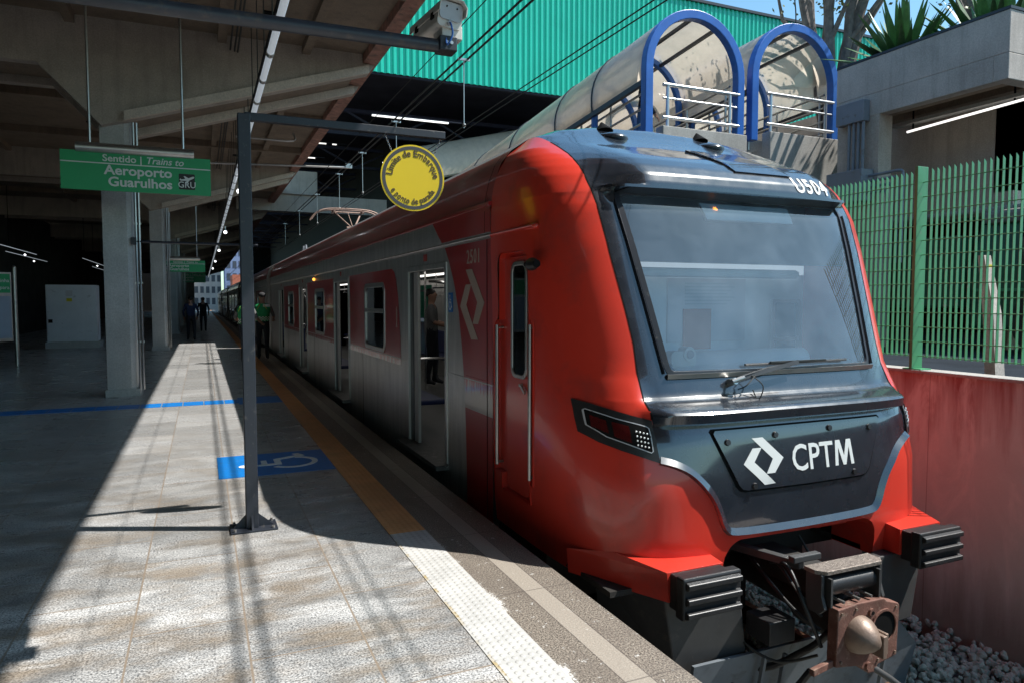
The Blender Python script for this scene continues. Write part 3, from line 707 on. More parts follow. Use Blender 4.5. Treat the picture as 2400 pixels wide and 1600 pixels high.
# ------------------------------------------------------------------ cabinet, map board
cb = thing('equipment_cabinet', (-4.05, 28, 0), 'white grey steel cabinet with a low plinth standing in the dark hall', 'cabinet')
m = MB(); m.box(-4.80, -3.32, 28, 28.8, .22, 2.14); m.build('body', 'cabinet', cb, bev=.01)
m = MB(); m.box(-4.85, -3.25, 27.95, 28.85, 0, .22); m.build('plinth', 'conc_c', cb)
m = MB(); m.box(-4.77, -3.42, 27.985, 27.999, .26, 2.11); d_ = m.build('door', 'cabinet', cb)
m = MB(); m.box(-4.74, -4.62, 27.96, 27.985, .86, .98); m.build('handle', 'blk', d_)
m = MB(); m.box(-4.22, -4.02, 27.981, 27.985, 1.75, 1.95); m.build('notice', 'paper', d_)
m = MB(); m.box(-4.20, -4.04, 27.981, 27.985, 1.58, 1.69); m.build('warning_plate', 'vesty', d_)
mb_ = thing('map_board', (-4.9, 20.6, 0), 'map board with a green header between two steel posts at the left edge', 'notice board')
for x, y in ((-4.22, 20.9), (-5.9, 19.6)):
    m = MB(); m.tube([(x, y, 0), (x, y, 2.42)], .05, 12); m.sph((x, y, 2.42), .05); m.build('post', 'alu', mb_, smooth=True)
A_ = Vector((-4.25, 20.87, 0)); B_ = Vector((-5.87, 19.63, 0)); dv = (A_ - B_).normalized(); nv_ = Vector((dv.y, -dv.x, 0))
def bd(t0, t1, z0, z1, o0, o1):
    mm = MB(); L_ = (A_ - B_).length
    mm.prism([(t0 * L_, z0), (t1 * L_, z0), (t1 * L_, z1), (t0 * L_, z1)], lambda a, b_, c: tuple(B_ + dv * a + nv_ * c + Vector((0, 0, b_))), o0, o1); return mm
bd(0.02, .98, .62, 2.3, -.02, .02).build('frame', 'alu', mb_)
bd(.04, .965, .70, 1.72, .02, .026).build('map_sheet', 'mapblue', mb_)
hd = bd(.04, .965, 1.80, 2.26, .02, .026).build('header', 'green', mb_)
text('lettering', 'Linha', .12, 'white', hd, plane(tuple(B_ + dv * 1.95 + nv_ * .028 + Vector((0, 0, 2.06))), tuple(dv), (0, 0, 1)), .01, 0, 'RIGHT')
text('lettering', 'Trens para', .12, 'white', hd, plane(tuple(B_ + dv * 1.95 + nv_ * .028 + Vector((0, 0, 1.89))), tuple(dv), (0, 0, 1)), .01, 0, 'RIGHT')
for z in (1.6, 1.35, 1.1, .85): bd(.66, .80, z, z + .025, .026, .029).build('map_line', 'brown_print', mb_)
bd(.70, .715, .75, 1.66, .026, .029).build('map_line', 'brown_print', mb_)
# gate bar between column and post
gb = thing('signal_bar', (-1, 13.55, 2.6), 'thin dark steel bar reaching sideways from the near column', 'bar')
m = MB(); m.tube([(-1.02, 13.6, 2.615), (.95, 13.6, 2.61)], .022, 8); m.build('bar', 'greysteel', gb, smooth=True)
m = MB(); m.box(-1.07, -.99, 13.54, 13.66, 2.56, 2.68); m.build('bracket', 'greysteel', gb)
# ------------------------------------------------------------------ the train: cab surface
XC, YB = 3.57, 5.2
ROWS = [(-.14, 3.40, 1.42, -.14, 5.6), (.10, 3.37, 1.44, .08, 5.6), (.50, 3.38, 1.45, .48, 5.4), (.80, 3.43, 1.45, .80, 5.0),
 (.855, 3.455, 1.45, .86, 4.9), (.875, 3.40, 1.45, .885, 4.9), (.93, 3.395, 1.45, .94, 4.9), (.945, 3.41, 1.45, .955, 4.9), (.995, 3.555, 1.45, 1.005, 4.9),
 (1.02, 3.585, 1.45, 1.03, 4.9), (1.16, 3.64, 1.45, 1.2, 5.0), (1.60, 3.79, 1.46, 1.6, 5.2), (2.00, 3.93, 1.47, 2.0, 5.3),
 (2.26, 4.03, 1.47, 2.2, 5.3), (2.335, 4.08, 1.47, 2.28, 5.2), (2.35, 4.085, 1.47, 2.32, 5.2), (2.372, 3.985, 1.465, 2.38, 5.1), (2.41, 3.988, 1.46, 2.44, 5.0), (2.475, 4.015, 1.445, 2.51, 4.9), (2.545, 4.085, 1.425, 2.585, 4.8), (2.605, 4.18, 1.40, 2.64, 4.7), (2.655, 4.29, 1.375, 2.69, 4.6),
 (2.725, 4.465, 1.33, 2.76, 4.4), (2.79, 4.64, 1.24, 2.83, 4.1), (2.88, 4.83, 1.14, 2.91, 3.8), (2.97, 5.00, .92, 2.99, 3.4),
 (3.04, 5.12, .58, 3.05, 3.0), (3.07, 5.18, .08, 3.07, 2.5)]
NV_ = len(ROWS) - 1
SM = {.855: 3.45, .875: 3.462, .93: 3.487, .945: 3.495, .995: 3.522, 1.02: 3.54, 2.335: 4.075, 2.35: 4.085, 2.372: 4.098, 2.41: 4.125, 2.475: 4.165, 2.545: 4.235, 2.605: 4.31, 2.655: 4.39, 2.725: 4.53}
ROWS = [r + (SM.get(r[0], r[1]),) for r in ROWS]
def fade(dx, zf=0.):
    t = max(0., min(1., (1.14 - abs(dx)) / (.34 if zf > 2.395 else .13))); return t * t * (3 - 2 * t)
def rowat(v):
    i = min(int(v), NV_ - 1); t = v - i
    return [a + (b_ - a) * t for a, b_ in zip(ROWS[i], ROWS[i + 1])]
def cabp(u, v):
    zf, yf, W_, zb, n, ys = rowat(v); ph = math.pi * (1 - (u + 1) / 2)
    c, s_ = math.cos(ph), math.sin(ph); r = (abs(c) ** n + abs(s_) ** n) ** (-1 / n)
    q = r * s_; yf = ys + (yf - ys) * fade(W_ * r * c, zf)
    return Vector((XC + W_ * r * c, YB - (YB - yf) * q, zb + (zf - zb) * q))
def surf(dx, z):
    lo, hi = 0., NV_ * 1.
    for _ in range(40):
        v = (lo + hi) / 2; zf, yf, W_, zb, n, ys = rowat(v); k = min(abs(dx) / W_, .9999) if W_ > 0 else .9999
        q = (1 - k ** n) ** (1 / n)
        if zb + (zf - zb) * q < z: lo = v
        else: hi = v
    yf = ys + (yf - ys) * fade(W_ * k, zf)
    return Vector((XC + (W_ * k if dx > 0 else -W_ * k), YB - (YB - yf) * q, z))
def snorm(dx, z, e=.012):
    a = surf(dx + e, z) - surf(dx - e, z); b_ = surf(dx, z + e) - surf(dx, z - e)
    return a.cross(b_).normalized()
def spt(dx, z, off=0.): return surf(dx, z) + (snorm(dx, z) * off if off else Vector())
def sdp(px, pz, poly):
    d = 1e9; s_ = 1.; n = len(poly)
    for i in range(n):
        ax_, az = poly[i]; bx, bz = poly[i - 1]
        ex, ez = bx - ax_, bz - az; wx, wz = px - ax_, pz - az
        t = max(0., min(1., (wx * ex + wz * ez) / (ex * ex + ez * ez + 1e-12)))
        qx, qz = wx - ex * t, wz - ez * t; d = min(d, qx * qx + qz * qz)
        c1, c2, c3 = pz >= az, pz < bz, ex * wz > ez * wx
        if (c1 and c2 and c3) or (not c1 and not c2 and not c3): s_ = -s_
    return s_ * math.sqrt(d)
def clip(bm, f, keep):
    """cut the mesh along f = 0 and keep the side where keep * f > 0"""
    val = {v: f(v.co) for v in bm.verts}
    new = set()
    for e in list(bm.edges):
        a, b_ = e.verts; fa, fb = val[a], val[b_]
        if (fa < 0) != (fb < 0) and abs(fa - fb) > 1e-9:
            t = fa / (fa - fb)
            if t < .02: val[a] = 0.; new.add(a); continue
            if t > .98: val[b_] = 0.; new.add(b_); continue
            ne, nv = bmesh.utils.edge_split(e, a, t); val[nv] = 0.; new.add(nv)
    for fc_ in list(bm.faces):
        z_ = [v for v in fc_.verts if v in new]
        if len(z_) == 2:
            try: bmesh.utils.face_split(fc_, z_[0], z_[1])
            except Exception: pass
    dead = []
    for fc_ in bm.faces:
        sm = sum(val.get(v, 0.) for v in fc_.verts)
        if sm * keep < 0: dead.append(fc_)
    bmesh.ops.delete(bm, geom=dead, context='FACES')
def mir(p): return [(-x, z) for x, z in p]
def sym(left): return left + [(-x, z) for x, z in left[::-1]]
MASK = sym([(0, 3.3), (-1.10, 3.3), (-1.15, 2.80), (-1.165, 2.6), (-1.165, 2.45), (-1.15, 2.2), (-1.13, 1.93), (-1.09, 1.55), (-1.073, 1.345), (-1.08, 1.1), (-1.088, .9), (-1.07, .645), (-.99, .622), (-.90, .575), (-.82, .50), (-.755, .42), (-.71, .33), (-.685, .26), (-.65, .205), (-.58, .178), (0, .165)])
LOWB = [(-1.07, .645), (-.99, .622), (-.90, .575), (-.82, .50), (-.755, .42), (-.71, .33), (-.685, .26), (-.65, .205), (-.58, .178), (-.3, .168), (0, .165)]
GLASS = sym([(0, 2.345), (-.5, 2.343), (-.95, 2.338), (-.985, 2.325), (-.992, 2.29), (-.93, 1.75), (-.872, 1.21), (-.862, 1.18), (-.84, 1.168), (0, 1.162)])
OPEN = sym([(0, .135), (-.54, .14), (-.60, .118), (-.645, .07), (-.66, .0), (-.66, -.3)])
REC = [(4.50, .16), (5.02, .16), (5.02, .28), (5.17, .28), (5.17, 1.47), (5.07, 1.47), (5.07, 1.94), (5.03, 1.98), (4.57, 1.98), (4.53, 1.94), (4.53, 1.47), (4.46, 1.47), (4.46, .30), (4.50, .30)]
def fpoly(poly):
    return lambda co: sdp(co.x - XC, co.z, poly) if co.y < YB + 1 else 1.
def frec(co): return sdp(co.y, co.z, REC) if co.x < XC - 1.2 else 1.
NUc, SUB = 150, 4
gv = [cabp(-1 + 2 * i / NUc, j / SUB) for j in range(NV_ * SUB + 1) for i in range(NUc + 1)]
gf = [(j * (NUc + 1) + i, j * (NUc + 1) + i + 1, (j + 1) * (NUc + 1) + i + 1, (j + 1) * (NUc + 1) + i) for j in range(NV_ * SUB) for i in range(NUc)]
T = thing('leading_train_car', (3.57, 14, -1.06), 'red and grey leading car of the commuter train with black glazed cab front', 'train car', 'cars of the train')
TL = LOC[T.name]
def cab_piece(name, m, clips, parent=T, thick=0.):
    me = bpy.data.meshes.new(name); me.from_pydata([tuple(v) for v in gv], [], gf); bm = bmesh.new(); bm.from_mesh(me)
    for f, k in clips: clip(bm, f, k)
    if thick: pass
    for v in bm.verts: v.co -= TL
    bmesh.ops.recalc_face_normals(bm, faces=bm.faces)
    # outward = away from the train axis
    s_ = sum((1 if f.normal.dot(f.calc_center_median() + TL - Vector((XC, 5.0, 1.4))) > 0 else -1) * f.calc_area() for f in bm.faces)
    if s_ < 0: bmesh.ops.reverse_faces(bm, faces=bm.faces)
    for f in bm.faces: f.smooth = True
    bm.to_mesh(me); bm.free()
    if hasattr(me, 'set_sharp_from_angle'): me.set_sharp_from_angle(angle=R(38))
    o = bpy.data.objects.new(name, me); COL.objects.link(o); me.materials.append(M[m]); o.parent = parent; LOC[o.name] = TL
    return o
shell = cab_piece('cab_shell', 'red', [(fpoly(MASK), 1), (fpoly(OPEN), 1), (frec, 1)])
mask = cab_piece('cab_front_mask', 'black', [(fpoly(MASK), -1), (fpoly(GLASS), 1)])
wind = cab_piece('windscreen', 'wind', [(fpoly(GLASS), -1)])
def ribbon(path, w0, o0, w1, o1, mb, side=1):
    """strip along a path on the cab: offsets w sideways in the surface, o out of it"""
    A, B = [], []
    n = len(path)
    for i, (x, z) in enumerate(path):
        x0, z0 = path[max(0, i - 1)]; x1, z1 = path[min(n - 1, i + 1)]
        tx, tz = x1 - x0, z1 - z0; L_ = math.hypot(tx, tz) or 1.; nx, nz = -tz / L_ * side, tx / L_ * side
        A.append(spt(x + nx * w0, z + nz * w0, o0)); B.append(spt(x + nx * w1, z + nz * w1, o1))
    return mb.loft([[a, b_] for a, b_ in zip(A, B)], closed=False)
def dens(path, d=.03):
    out = []
    for (x0, z0), (x1, z1) in zip(path, path[1:]):
        if math.hypot(x1 - x0, z1 - z0) < 1e-6: continue
        k = max(1, int(math.hypot(x1 - x0, z1 - z0) / d)); out += [(x0 + (x1 - x0) * i / k, z0 + (z1 - z0) * i / k) for i in range(k)]
    return out + [path[-1]]
def patch(name, poly, o0, o1, m, parent=T, step=.05, bev=0):
    bm = bmesh.new(); vs = [bm.verts.new((x, 0, z)) for x, z in dens(poly + [poly[0]], .04)[:-1]]; bm.faces.new(vs)
    xs = [p[0] for p in poly]; zs = [p[1] for p in poly]
    for lo, hi, ax in ((min(xs), max(xs), 0), (min(zs), max(zs), 2)):
        k = int((hi - lo) / step)
        for i in range(1, k + 1):
            c = lo + (hi - lo) * i / (k + 1); no = (1, 0, 0) if ax == 0 else (0, 0, 1); co = (c, 0, 0) if ax == 0 else (0, 0, c)
            bmesh.ops.bisect_plane(bm, geom=bm.verts[:] + bm.edges[:] + bm.faces[:], plane_co=co, plane_no=no)
    mp = {}
    bnd = [e for e in bm.edges if len(e.link_faces) == 1]
    low = {}
    for v in list(bm.verts):
        dx, z = v.co.x, v.co.z; nn = snorm(dx, z); s_ = surf(dx, z); mp[v] = (s_ + nn * o1, s_ + nn * o0)
    bv = set(v for e in bnd for v in e.verts)
    for v in bv: low[v] = bm.verts.new(mp[v][1] - TL)
    for e in bnd:
        a, b_ = e.verts; bm.faces.new((a, b_, low[b_], low[a]))
    for v, (a, b_) in mp.items(): v.co = a - TL
    bmesh.ops.recalc_face_normals(bm, faces=bm.faces)
    me = bpy.data.meshes.new(name); 
    for f in bm.faces: f.smooth = True
    bm.to_mesh(me); bm.free()
    if hasattr(me, 'set_sharp_from_angle'): me.set_sharp_from_angle(angle=R(40))
    o = bpy.data.objects.new(name, me); COL.objects.link(o); me.materials.append(M[m]); o.parent = parent; LOC[o.name] = TL
    return o
# raised bright lip between the black mask and the red skirt
lp = dens(smoothpoly(LOWB, 3)); lp = lp + [(-x, z) for x, z in lp[::-1][1:]]
mb = MB(); ribbon(lp, .040, .001, .0, .026, mb); ribbon(lp, .0, .026, -.012, .001, mb); mb.build('mask_lip', 'black', T, smooth=True, fix=False)
# seam line between shell and mask, windscreen rubber and sill
up_ = [p for p in MASK[:MASK.index((-1.088, .9)) + 1] if p[0] < 0 and p[1] < 2.9]
mb = MB()
for sg in (1, -1):
    pth = dens([(sg * x, z) for x, z in up_]); ribbon(pth, -.004, .002, .004, .002, mb)
mb.split('mask_seam', 'blk', T, fix=False)
gl_ = dens(GLASS + [GLASS[0]], .05)
mb = MB(); ribbon(gl_, -.035, .004, .0, .012, mb); ribbon(gl_, .0, .012, .012, -.008, mb); mb.build('windscreen_rubber', 'greysteel', wind, smooth=True, fix=False)
sl_ = dens([(-.90, 1.135), (.90, 1.135)], .05)
mb = MB(); ribbon(sl_, -.012, .012, .012, .030, mb); ribbon(sl_, .012, .030, .02, .002, mb); mb.build('windscreen_sill', 'alu', wind, smooth=True, fix=False)
for sg in (-1, 1):
    pp = dens([(sg * .915, 1.16), (sg * 1.035, 2.27)], .05)
    mb = MB(); ribbon(pp, -.012, .003, .0, .018, mb); ribbon(pp, .0, .018, .012, .003, mb); mb.build('pillar_trim', 'black', mask, smooth=True, fix=False)
# number plate panel with groove, knobs, emblem and letters
PL = sym([(0, .815), (-.70, .815), (-.715, .80), (-.56, .485), (-.53, .455), (-.49, .445), (0, .44)])
patch('panel_groove_shade', [(x * 1.03, .63 + (z - .63) * 1.075) for x, z in PL], 0., .0025, 'blk', mask)  # black patch paints the shadow in the recess round the panel
plate = patch('front_panel', PL, .002, .014, 'black', mask)
mb = MB()
for dx, z in ((-.62, .745), (-.24, .765), (.23, .775), (.60, .755), (-.44, .468), (.42, .474)):
    n_ = snorm(dx, z); p0 = spt(dx, z, .012); mb.cyl(p0, p0 + n_ * .014, .022, .018, 12)
mb.split('panel_knob', 'rubber', plate, smooth=True)
for pl_ in (EMB_A, EMB_B): patch('emblem', [(-.352 + x * .33, .612 + z * .29) for x, z in pl_], .013, .0165, 'white', plate, step=.08)
text('lettering', 'CPT', .235, 'white', plate, lambda x, y, z: spt(-.125 + x, .528 + y, .016 + z), .010, 0, 'LEFT', sx=.86)
MG = [(0, 0), (.018, .178), (.062, .178), (.094, .062), (.126, .178), (.170, .178), (.188, 0), (.158, 0), (.147, .128), (.108, 0), (.080, 0), (.041, .128), (.030, 0)]
patch('lettering', [(.252 + x * .92, .528 + z * .92) for x, z in MG], .013, .0165, 'white', plate, step=.08)
text('lettering', 'U504', .165, 'white', mask, lambda x, y, z: spt(.655 + x, 2.416 - x * .02 + y, .003 + z), .020, 0, 'CENTER', sx=.86, space=1.12)
# roof hatch and horn fairings
patch('roof_hatch', [(-.02, 2.80), (.50, 2.80), (.50, 2.54), (-.02, 2.54)], 0, .012, 'black', mask)
for dx in (-.50, .47):
    mb = MB(); c = surf(dx, 2.955); rings = []; mb.sph(c + Vector((0, .16, -.035)), .17, .30, .062, 28, 14); mb.build('horn_fairing', 'hoodgrey', mask, smooth=True); mb = MB()
    for k in range(7):
        a = k / 6; rr = .24 * (1 - math.sin(a * math.pi / 2)) ** .55 + .02
        rings.append([c + Vector((rr * 1.15 * math.cos(t), .15 + rr * 1.5 * math.sin(t), -.03 + .10 * a ** 1.1)) for t in [2 * math.pi * i / 18 for i in range(18)]])
    mb = MB(); mb.cyl(c + Vector((0, .14, .045)), c + Vector((0, .17, .135)), .085, .008, 14); mb.build('horn', 'blk', mask, smooth=True)
# headlights
HL = [(-1.39, .99), (-1.387, .79), (-1.33, .745), (-1.246, .708), (-1.07, .645), (-1.088, .895), (-1.17, .915), (-1.26, .945), (-1.34, .975)]
for sg in (1, -1):
    f_ = lambda p: [(sg * x, z) for x, z in p]
    h = patch('headlight', f_(HL), .001, .010, 'rubber', T, step=.03)
    IN = [(-1.362, .93), (-1.36, .84), (-1.30, .785), (-1.11, .705), (-1.10, .715), (-1.105, .845), (-1.115, .855), (-1.25, .895), (-1.355, .938)]
    patch('lens', f_(IN), .009, .0115, 'blk', h, step=.03)
    mb = MB(); ribbon(dens(f_(IN + [IN[0]]), .03), -.003, .0125, .003, .0125, mb); mb.build('light_line', 'ltgrey', h, fix=False)
    patch('red_lens', f_([(-1.345, .905), (-1.345, .835), (-1.29, .805), (-1.29, .88)]), .0115, .013, 'redlens', h, step=.03)
    patch('marker_lens', f_([(-1.27, .875), (-1.27, .79), (-1.20, .76), (-1.20, .855)]), .0115, .013, 'orange' if 0 else 'redlens', h, step=.03)
    mb = MB()
    for i in range(4):
        for j in range(4):
            dx, z = -1.172 + .017 * i, .735 + .0255 * j + (1.5 - i) * .004 + .008
            mb.sph(spt(sg * dx, z, .013), .0062, nu=8, nv=6)
    mb.build('led_cluster', 'led', h, smooth=True)
# wiper
wp = lambda dx, z, o=.0: spt(dx, z, o)
PV = wp(-.44, 1.09, .045)
mb = MB(); mb.cyl(wp(-.44, 1.09, -.01), PV + Vector((0, -.02, 0)), .026, .022, 12); mb.cyl(PV + Vector((-.02, -.01, -.005)), PV + Vector((.06, -.03, .02)), .016, n=10); mb.build('wiper_pivot', 'alu', wind, smooth=True)
E1 = wp(.12, 1.185, .07)
wa = MB(); wa.bar(PV + Vector((.02, -.015, .01)), E1, .028, .012, (0, -1, .4)); wa.tube([PV + Vector((.06, -.02, .03)), PV.lerp(E1, .5) + Vector((0, 0, .02)), E1], .006, 6); wo = wa.build('wiper_arm', 'rubber', wind)
wb = MB(); wb.tube([wp(-.30, 1.19, .025), wp(.1, 1.19, .03), wp(.62, 1.195, .025)], .009, 6); wb.bar(wp(-.1, 1.195, .045), wp(.40, 1.195, .045), .016, .012); wb.build('wiper_blade', 'rubber', wind)
mb = MB(); mb.tube(smoothpoly([PV + Vector((.13, -.02, .03)), PV + Vector((.2, -.05, -.04)), PV + Vector((.17, -.04, -.13)), wp(-.28, 1.03, .02)], 5), .004, 6); mb.tube(smoothpoly([wp(-.4, 1.04, .02), PV + Vector((.06, -.05, -.03)), PV + Vector((.15, -.03, .03))], 5), .004, 6); mb.build('washer_hose', 'cable', wind, smooth=True)
# cab interior behind the glass
ci = MB(); ci.box(2.22, 4.92, 4.74, 4.78, .2, 2.62); ci.build('cab_rear_wall', 'cabin', T)
ci = MB(); ci.box(2.24, 4.90, 4.32, 4.74, 1.98, 2.04); ci.box(2.24, 4.90, 4.30, 4.33, 1.90, 2.30); ci.build('cab_ceiling', 'cabind', T)
ci = MB(); ci.box(2.5, 4.6, 4.46, 4.58, 1.80, 1.87); ci.build('sun_blind', 'cabin', T, bev=.03)
ci = MB(); ci.box(2.55, 4.86, 4.68, 4.72, 1.84, 1.92); ci.build('cab_glow_strip', 'cabglow', T)  # glowing strip added on the header to light the rear wall
M_dummy = 0
ci = MB(); ci.prism([(3.78, 1.10), (3.95, 1.17), (4.25, 1.15), (4.3, .9), (3.78, .9)], lambda a, b_, c: (c, a, b_), 2.55, 4.6); ci.build('cab_desk', 'cabin', T, bev=.02)
ci = MB(); ci.tube([(3.0, 4.1, 1.17), (4.25, 4.1, 1.17)], .09, 14); ci.build('desk_cowl', 'paper', T, smooth=True)
ci = MB(); ci.prism(rrect(-.1, .1, 0, .1, .03, 4), lambda a, b_, c: (2.88 + a, c, 1.19 + b_), 3.76, 3.84); ci.tube([(2.92, 3.75, 1.27), (2.92, 3.83, 1.27)], .048, 14); dv_ = ci.build('desk_device', 'white', T, smooth=True)
ci = MB(); ci.cyl((2.92, 3.742, 1.27), (2.92, 3.75, 1.27), .028, n=14); ci.build('device_lens', 'boxgrey', dv_)
ci = MB(); ci.box(3.45, 4.25, 4.725, 4.738, 1.28, 1.80); nb = ci.build('notice_sheet', 'paper', T)
ci = MB(); ci.box(3.60, 3.88, 4.712, 4.724, 1.22, 1.55); ci.build('orange_notice', 'orange', nb)
ci = MB()
for k in range(7): ci.box(3.62, 4.05 + .04 * (k % 3), 4.718, 4.7245, 1.585 + k * .028, 1.595 + k * .028)
ci.build('print', 'ltgrey', nb)
ci = MB(); ci.box(4.55, 4.82, 4.715, 4.738, .95, 1.60); cdz = ci.build('rear_door_window', 'glass', T)
ci = MB(); ring(ci, rrect(4.52, 4.85, .92, 1.63, .03), rrect(4.55, 4.82, .95, 1.60, .02), lambda a, b_, c: (a, c, b_), 4.69, 4.714); ci.box(4.55, 4.82, 4.695, 4.713, 1.27, 1.30); ci.build('frame', 'alu', cdz)
ds = MB(); q = [(-.32, 2.325), (.50, 2.325), (.50, 2.20), (-.30, 2.20)]
dsp = patch('destination_display', q, -.05, -.03, 'cabin', T)
text('lettering', '46', .035, 'amber', dsp, lambda x, y, z: spt(-.2 + x, 2.275 + y, -.025), .02)
# side cab door recess
mb = MB(); mb.box(2.168, 2.185, 4.40, 5.2, .08, 2.05); mb.build('recess_back', 'red', T)
mb = MB(); n = len(REC)
for i in range(n):
    (a, za), (b_, zb_) = REC[i], REC[(i + 1) % n]
    mb.add([(2.117, a, za), (2.117, b_, zb_), (2.17, b_, zb_), (2.17, a, za)], [(0, 1, 2, 3)])
mb.build('recess_reveal', 'red', T, fix=False)
mb = MB(); mb.prism(rrect(4.585, 4.995, .175, 1.945, .05), lambda a, b_, c: (c, a, b_), 2.150, 2.167); cdoor = mb.build('cab_door', 'red', T, bev=.006)
mb = MB(); ring(mb, rrect(4.60, 4.885, 1.045, 1.905, .08), rrect(4.628, 4.857, 1.075, 1.875, .06), lambda a, b_, c: (c, a, b_), 2.132, 2.151); mb.build('window_frame', 'alu', cdoor, bev=.004)
mb = MB(); mb.prism(rrect(4.625, 4.86, 1.07, 1.88, .06), lambda a, b_, c: (c, a, b_), 2.140, 2.149); mb.build('door_window', 'glass', cdoor)
mb = MB(); mb.bar((2.13, 4.70, 1.0), (2.13, 4.62, .95), .012, .02); mb.bar((2.145, 4.70, 1.0), (2.12, 4.70, 1.0), .02, .02); mb.build('door_handle', 'alu', cdoor)
for y, a, b_ in ((5.11, .33, 1.43), (4.505, .34, 1.45)):
    mb = MB(); mb.tube([(2.115, y, a), (2.115, y, b_)], .014, 10)
    for z in (a + .02, b_ - .02): mb.cyl((2.115, y, z), (2.168, y, z), .011, n=8)
    mb.build('handrail', 'alu', T, smooth=True)
mb = MB(); mb.tube(smoothpoly([(2.14, 4.42, 1.86), (2.06, 4.41, 1.865), (2.03, 4.40, 1.865)], 4), .016, 8); mb.sph((2.06, 4.36, 1.865), .035, .085, .045, 14, 10); mb.build('rear_view_camera', 'rubber', T, smooth=True)
mb = MB(); mb.cyl((2.06, 4.275, 1.865), (2.06, 4.29, 1.865), .026, n=12); mb.build('camera_lens', 'blk', T)
# bumper fairings, anti-climbers, pilots, plough
for sg in (-1, 1):
    X_ = lambda d: XC + sg * d
    mb = MB()
    top = [(1.452, 3.95, .03), (1.165, 3.27, .062), (.76, 3.27, .062), (.76, 3.48, .085), (1.30, 3.62, .09)]
    bot = [(1.44, 3.95, -.13), (1.15, 3.27, -.115), (.76, 3.27, -.115), (.76, 3.48, -.115), (1.30, 3.62, -.12)]
    mb.loft([[(X_(a), b_, c) for a, b_, c in bot], [(X_(a), b_, c) for a, b_, c in top]]); mb.build('bumper_fairing', 'red', T, bev=.008)
    mb = MB(); mb.box(X_(1.14), X_(.78), 3.19, 3.28, -.145, .055)
    ac = mb.build('anti_climber', 'rubber', T, bev=.006)
    mb = MB(); mb.box(X_(1.165), X_(.755), 3.115, 3.19, -.165, .078); mb.build('face_block', 'rubber', ac, bev=.012)
    mb = MB()
    for z in (-.155, -.075, .01): mb.prism([(3.115, z), (3.115, z + .05), (3.085, z + .04), (3.085, z + .012)], lambda a, b_, c: (c, a, b_), X_(1.15), X_(.77))
    mb.split('rib', 'rubber', ac, bev=.005)
    mb = MB()
    fr = [(1.12, 3.36, -.12), (.60, 3.30, -.12), (.53, 3.30, -.62), (1.02, 3.36, -.64)]
    bk = [(1.25, 3.95, -.12), (.60, 3.36, -.12), (.53, 3.36, -.62), (1.2, 3.95, -.66)]
    mb.loft([[(X_(a), b_, c) for a, b_, c in fr], [(X_(a), b_, c) for a, b_, c in bk]]); mb.build('pilot_panel', 'pilot', T, bev=.01)
    mb = MB(); mb.box(X_(1.4), X_(.66), 3.5, 5.0, -.135, -.10); mb.build('skirt_underside', 'under', T)
    # red inner returns of the coupler opening
    mb = MB(); n_ = [(.66, -.14), (.66, .0), (.645, .07), (.60, .118), (.54, .14), (0, .135)]
    mb.loft([[(X_(a), surf(-a, max(b_, -.13)).y, b_) for a, b_ in n_], [(X_(a), 3.75, b_) for a, b_ in n_]], closed=False); mb.build('opening_return', 'red', T, fix=False)
    mb = MB(); mb.box(X_(.66), X_(.36), 3.62, 3.66, .02, .14); mb.build('opening_gusset', 'red', T)
mb = MB(); mb.prism([(-.97, -.53), (.70, -.53), (1.02, -.80), (.98, -1.13), (-.97, -1.13)], lambda a, b_, c: (XC + a, c - .10 * abs(a) * -1 - (b_ + .53) * .18, b_), 3.16, 3.185); pg = mb.build('snow_plough', 'plough', T)
mb = MB()
for a in (-.5, -.35, .62): mb.prism([(a, -.54), (a + .018, -.54), (a + .018, -1.1), (a, -1.1)], lambda a_, b_, c: (XC + a_, c + .10 * abs(a_) - (b_ + .53) * .18, b_), 3.135, 3.16)
mb.split('stiffener', 'plough', pg)
mb = MB(); mb.box(2.3, 4.84, 4.6, 24.6, -.62, -.22); mb.box(2.3, 4.84, 3.95, 4.6, -.24, .12); mb.box(2.95, 4.2, 4.6, 6.6, -1.0, -.6); mb.build('underframe', 'under', T)
mb = MB()
for y in (5.6, 7.8, 20.5, 22.7):
    for sg in (-1, 1): mb.cyl((XC + sg * .74, y, -.64), (XC + sg * .86, y, -.64), .42, n=28)
mb.split('wheel', 'rail', T, smooth=True)
# coupler
cp = MB(); cp.cyl((3.55, 4.0, -.25), (3.52, 3.25, -.29), .11, .10, 18); cp.cyl((3.52, 3.3, -.29), (3.51, 2.98, -.30), .14, .15, 18); cpl = cp.build('coupler', 'under', T, smooth=True)
def cq(px, py): return (3.262 + (px - 1195) * .00134, -.13 - (py - 720) * .00096 - (px - 1195) * .00023)
FPL = [(1195, 722), (1285, 692), (1310, 680), (1470, 648), (1492, 664), (1562, 676), (1570, 690), (1560, 1005), (1490, 1040), (1442, 1062), (1425, 1108), (1390, 1116), (1352, 1092), (1330, 1066), (1190, 1072)]
mb = MB(); mb.prism([cq(*p) for p in FPL], lambda a, b_, c: (a, c, b_), 2.83, 2.90); fp = mb.build('coupler_face', 'rust', cpl, bev=.006)
hx, hz = cq(1318, 868)
mb = MB(); mb.tube([(hx, 2.84, hz), (hx, 2.80, hz), (hx + .005, 2.76, hz - .005), (hx + .012, 2.72, hz - .01), (hx + .018, 2.70, hz - .012)], [.112, .106, .085, .05, .02], 24); mb.build('coupler_horn', 'castst', cpl, smooth=True)
mb = MB(); mb.box(hx + .045, hx + .075, 2.70, 2.83, hz - .10, hz + .03); mb.box(hx + .09, hx + .11, 2.72, 2.83, hz - .09, hz + .03); mb.split('horn_latch', 'castst', cpl, bev=.004)
kx, kz = cq(1468, 822)
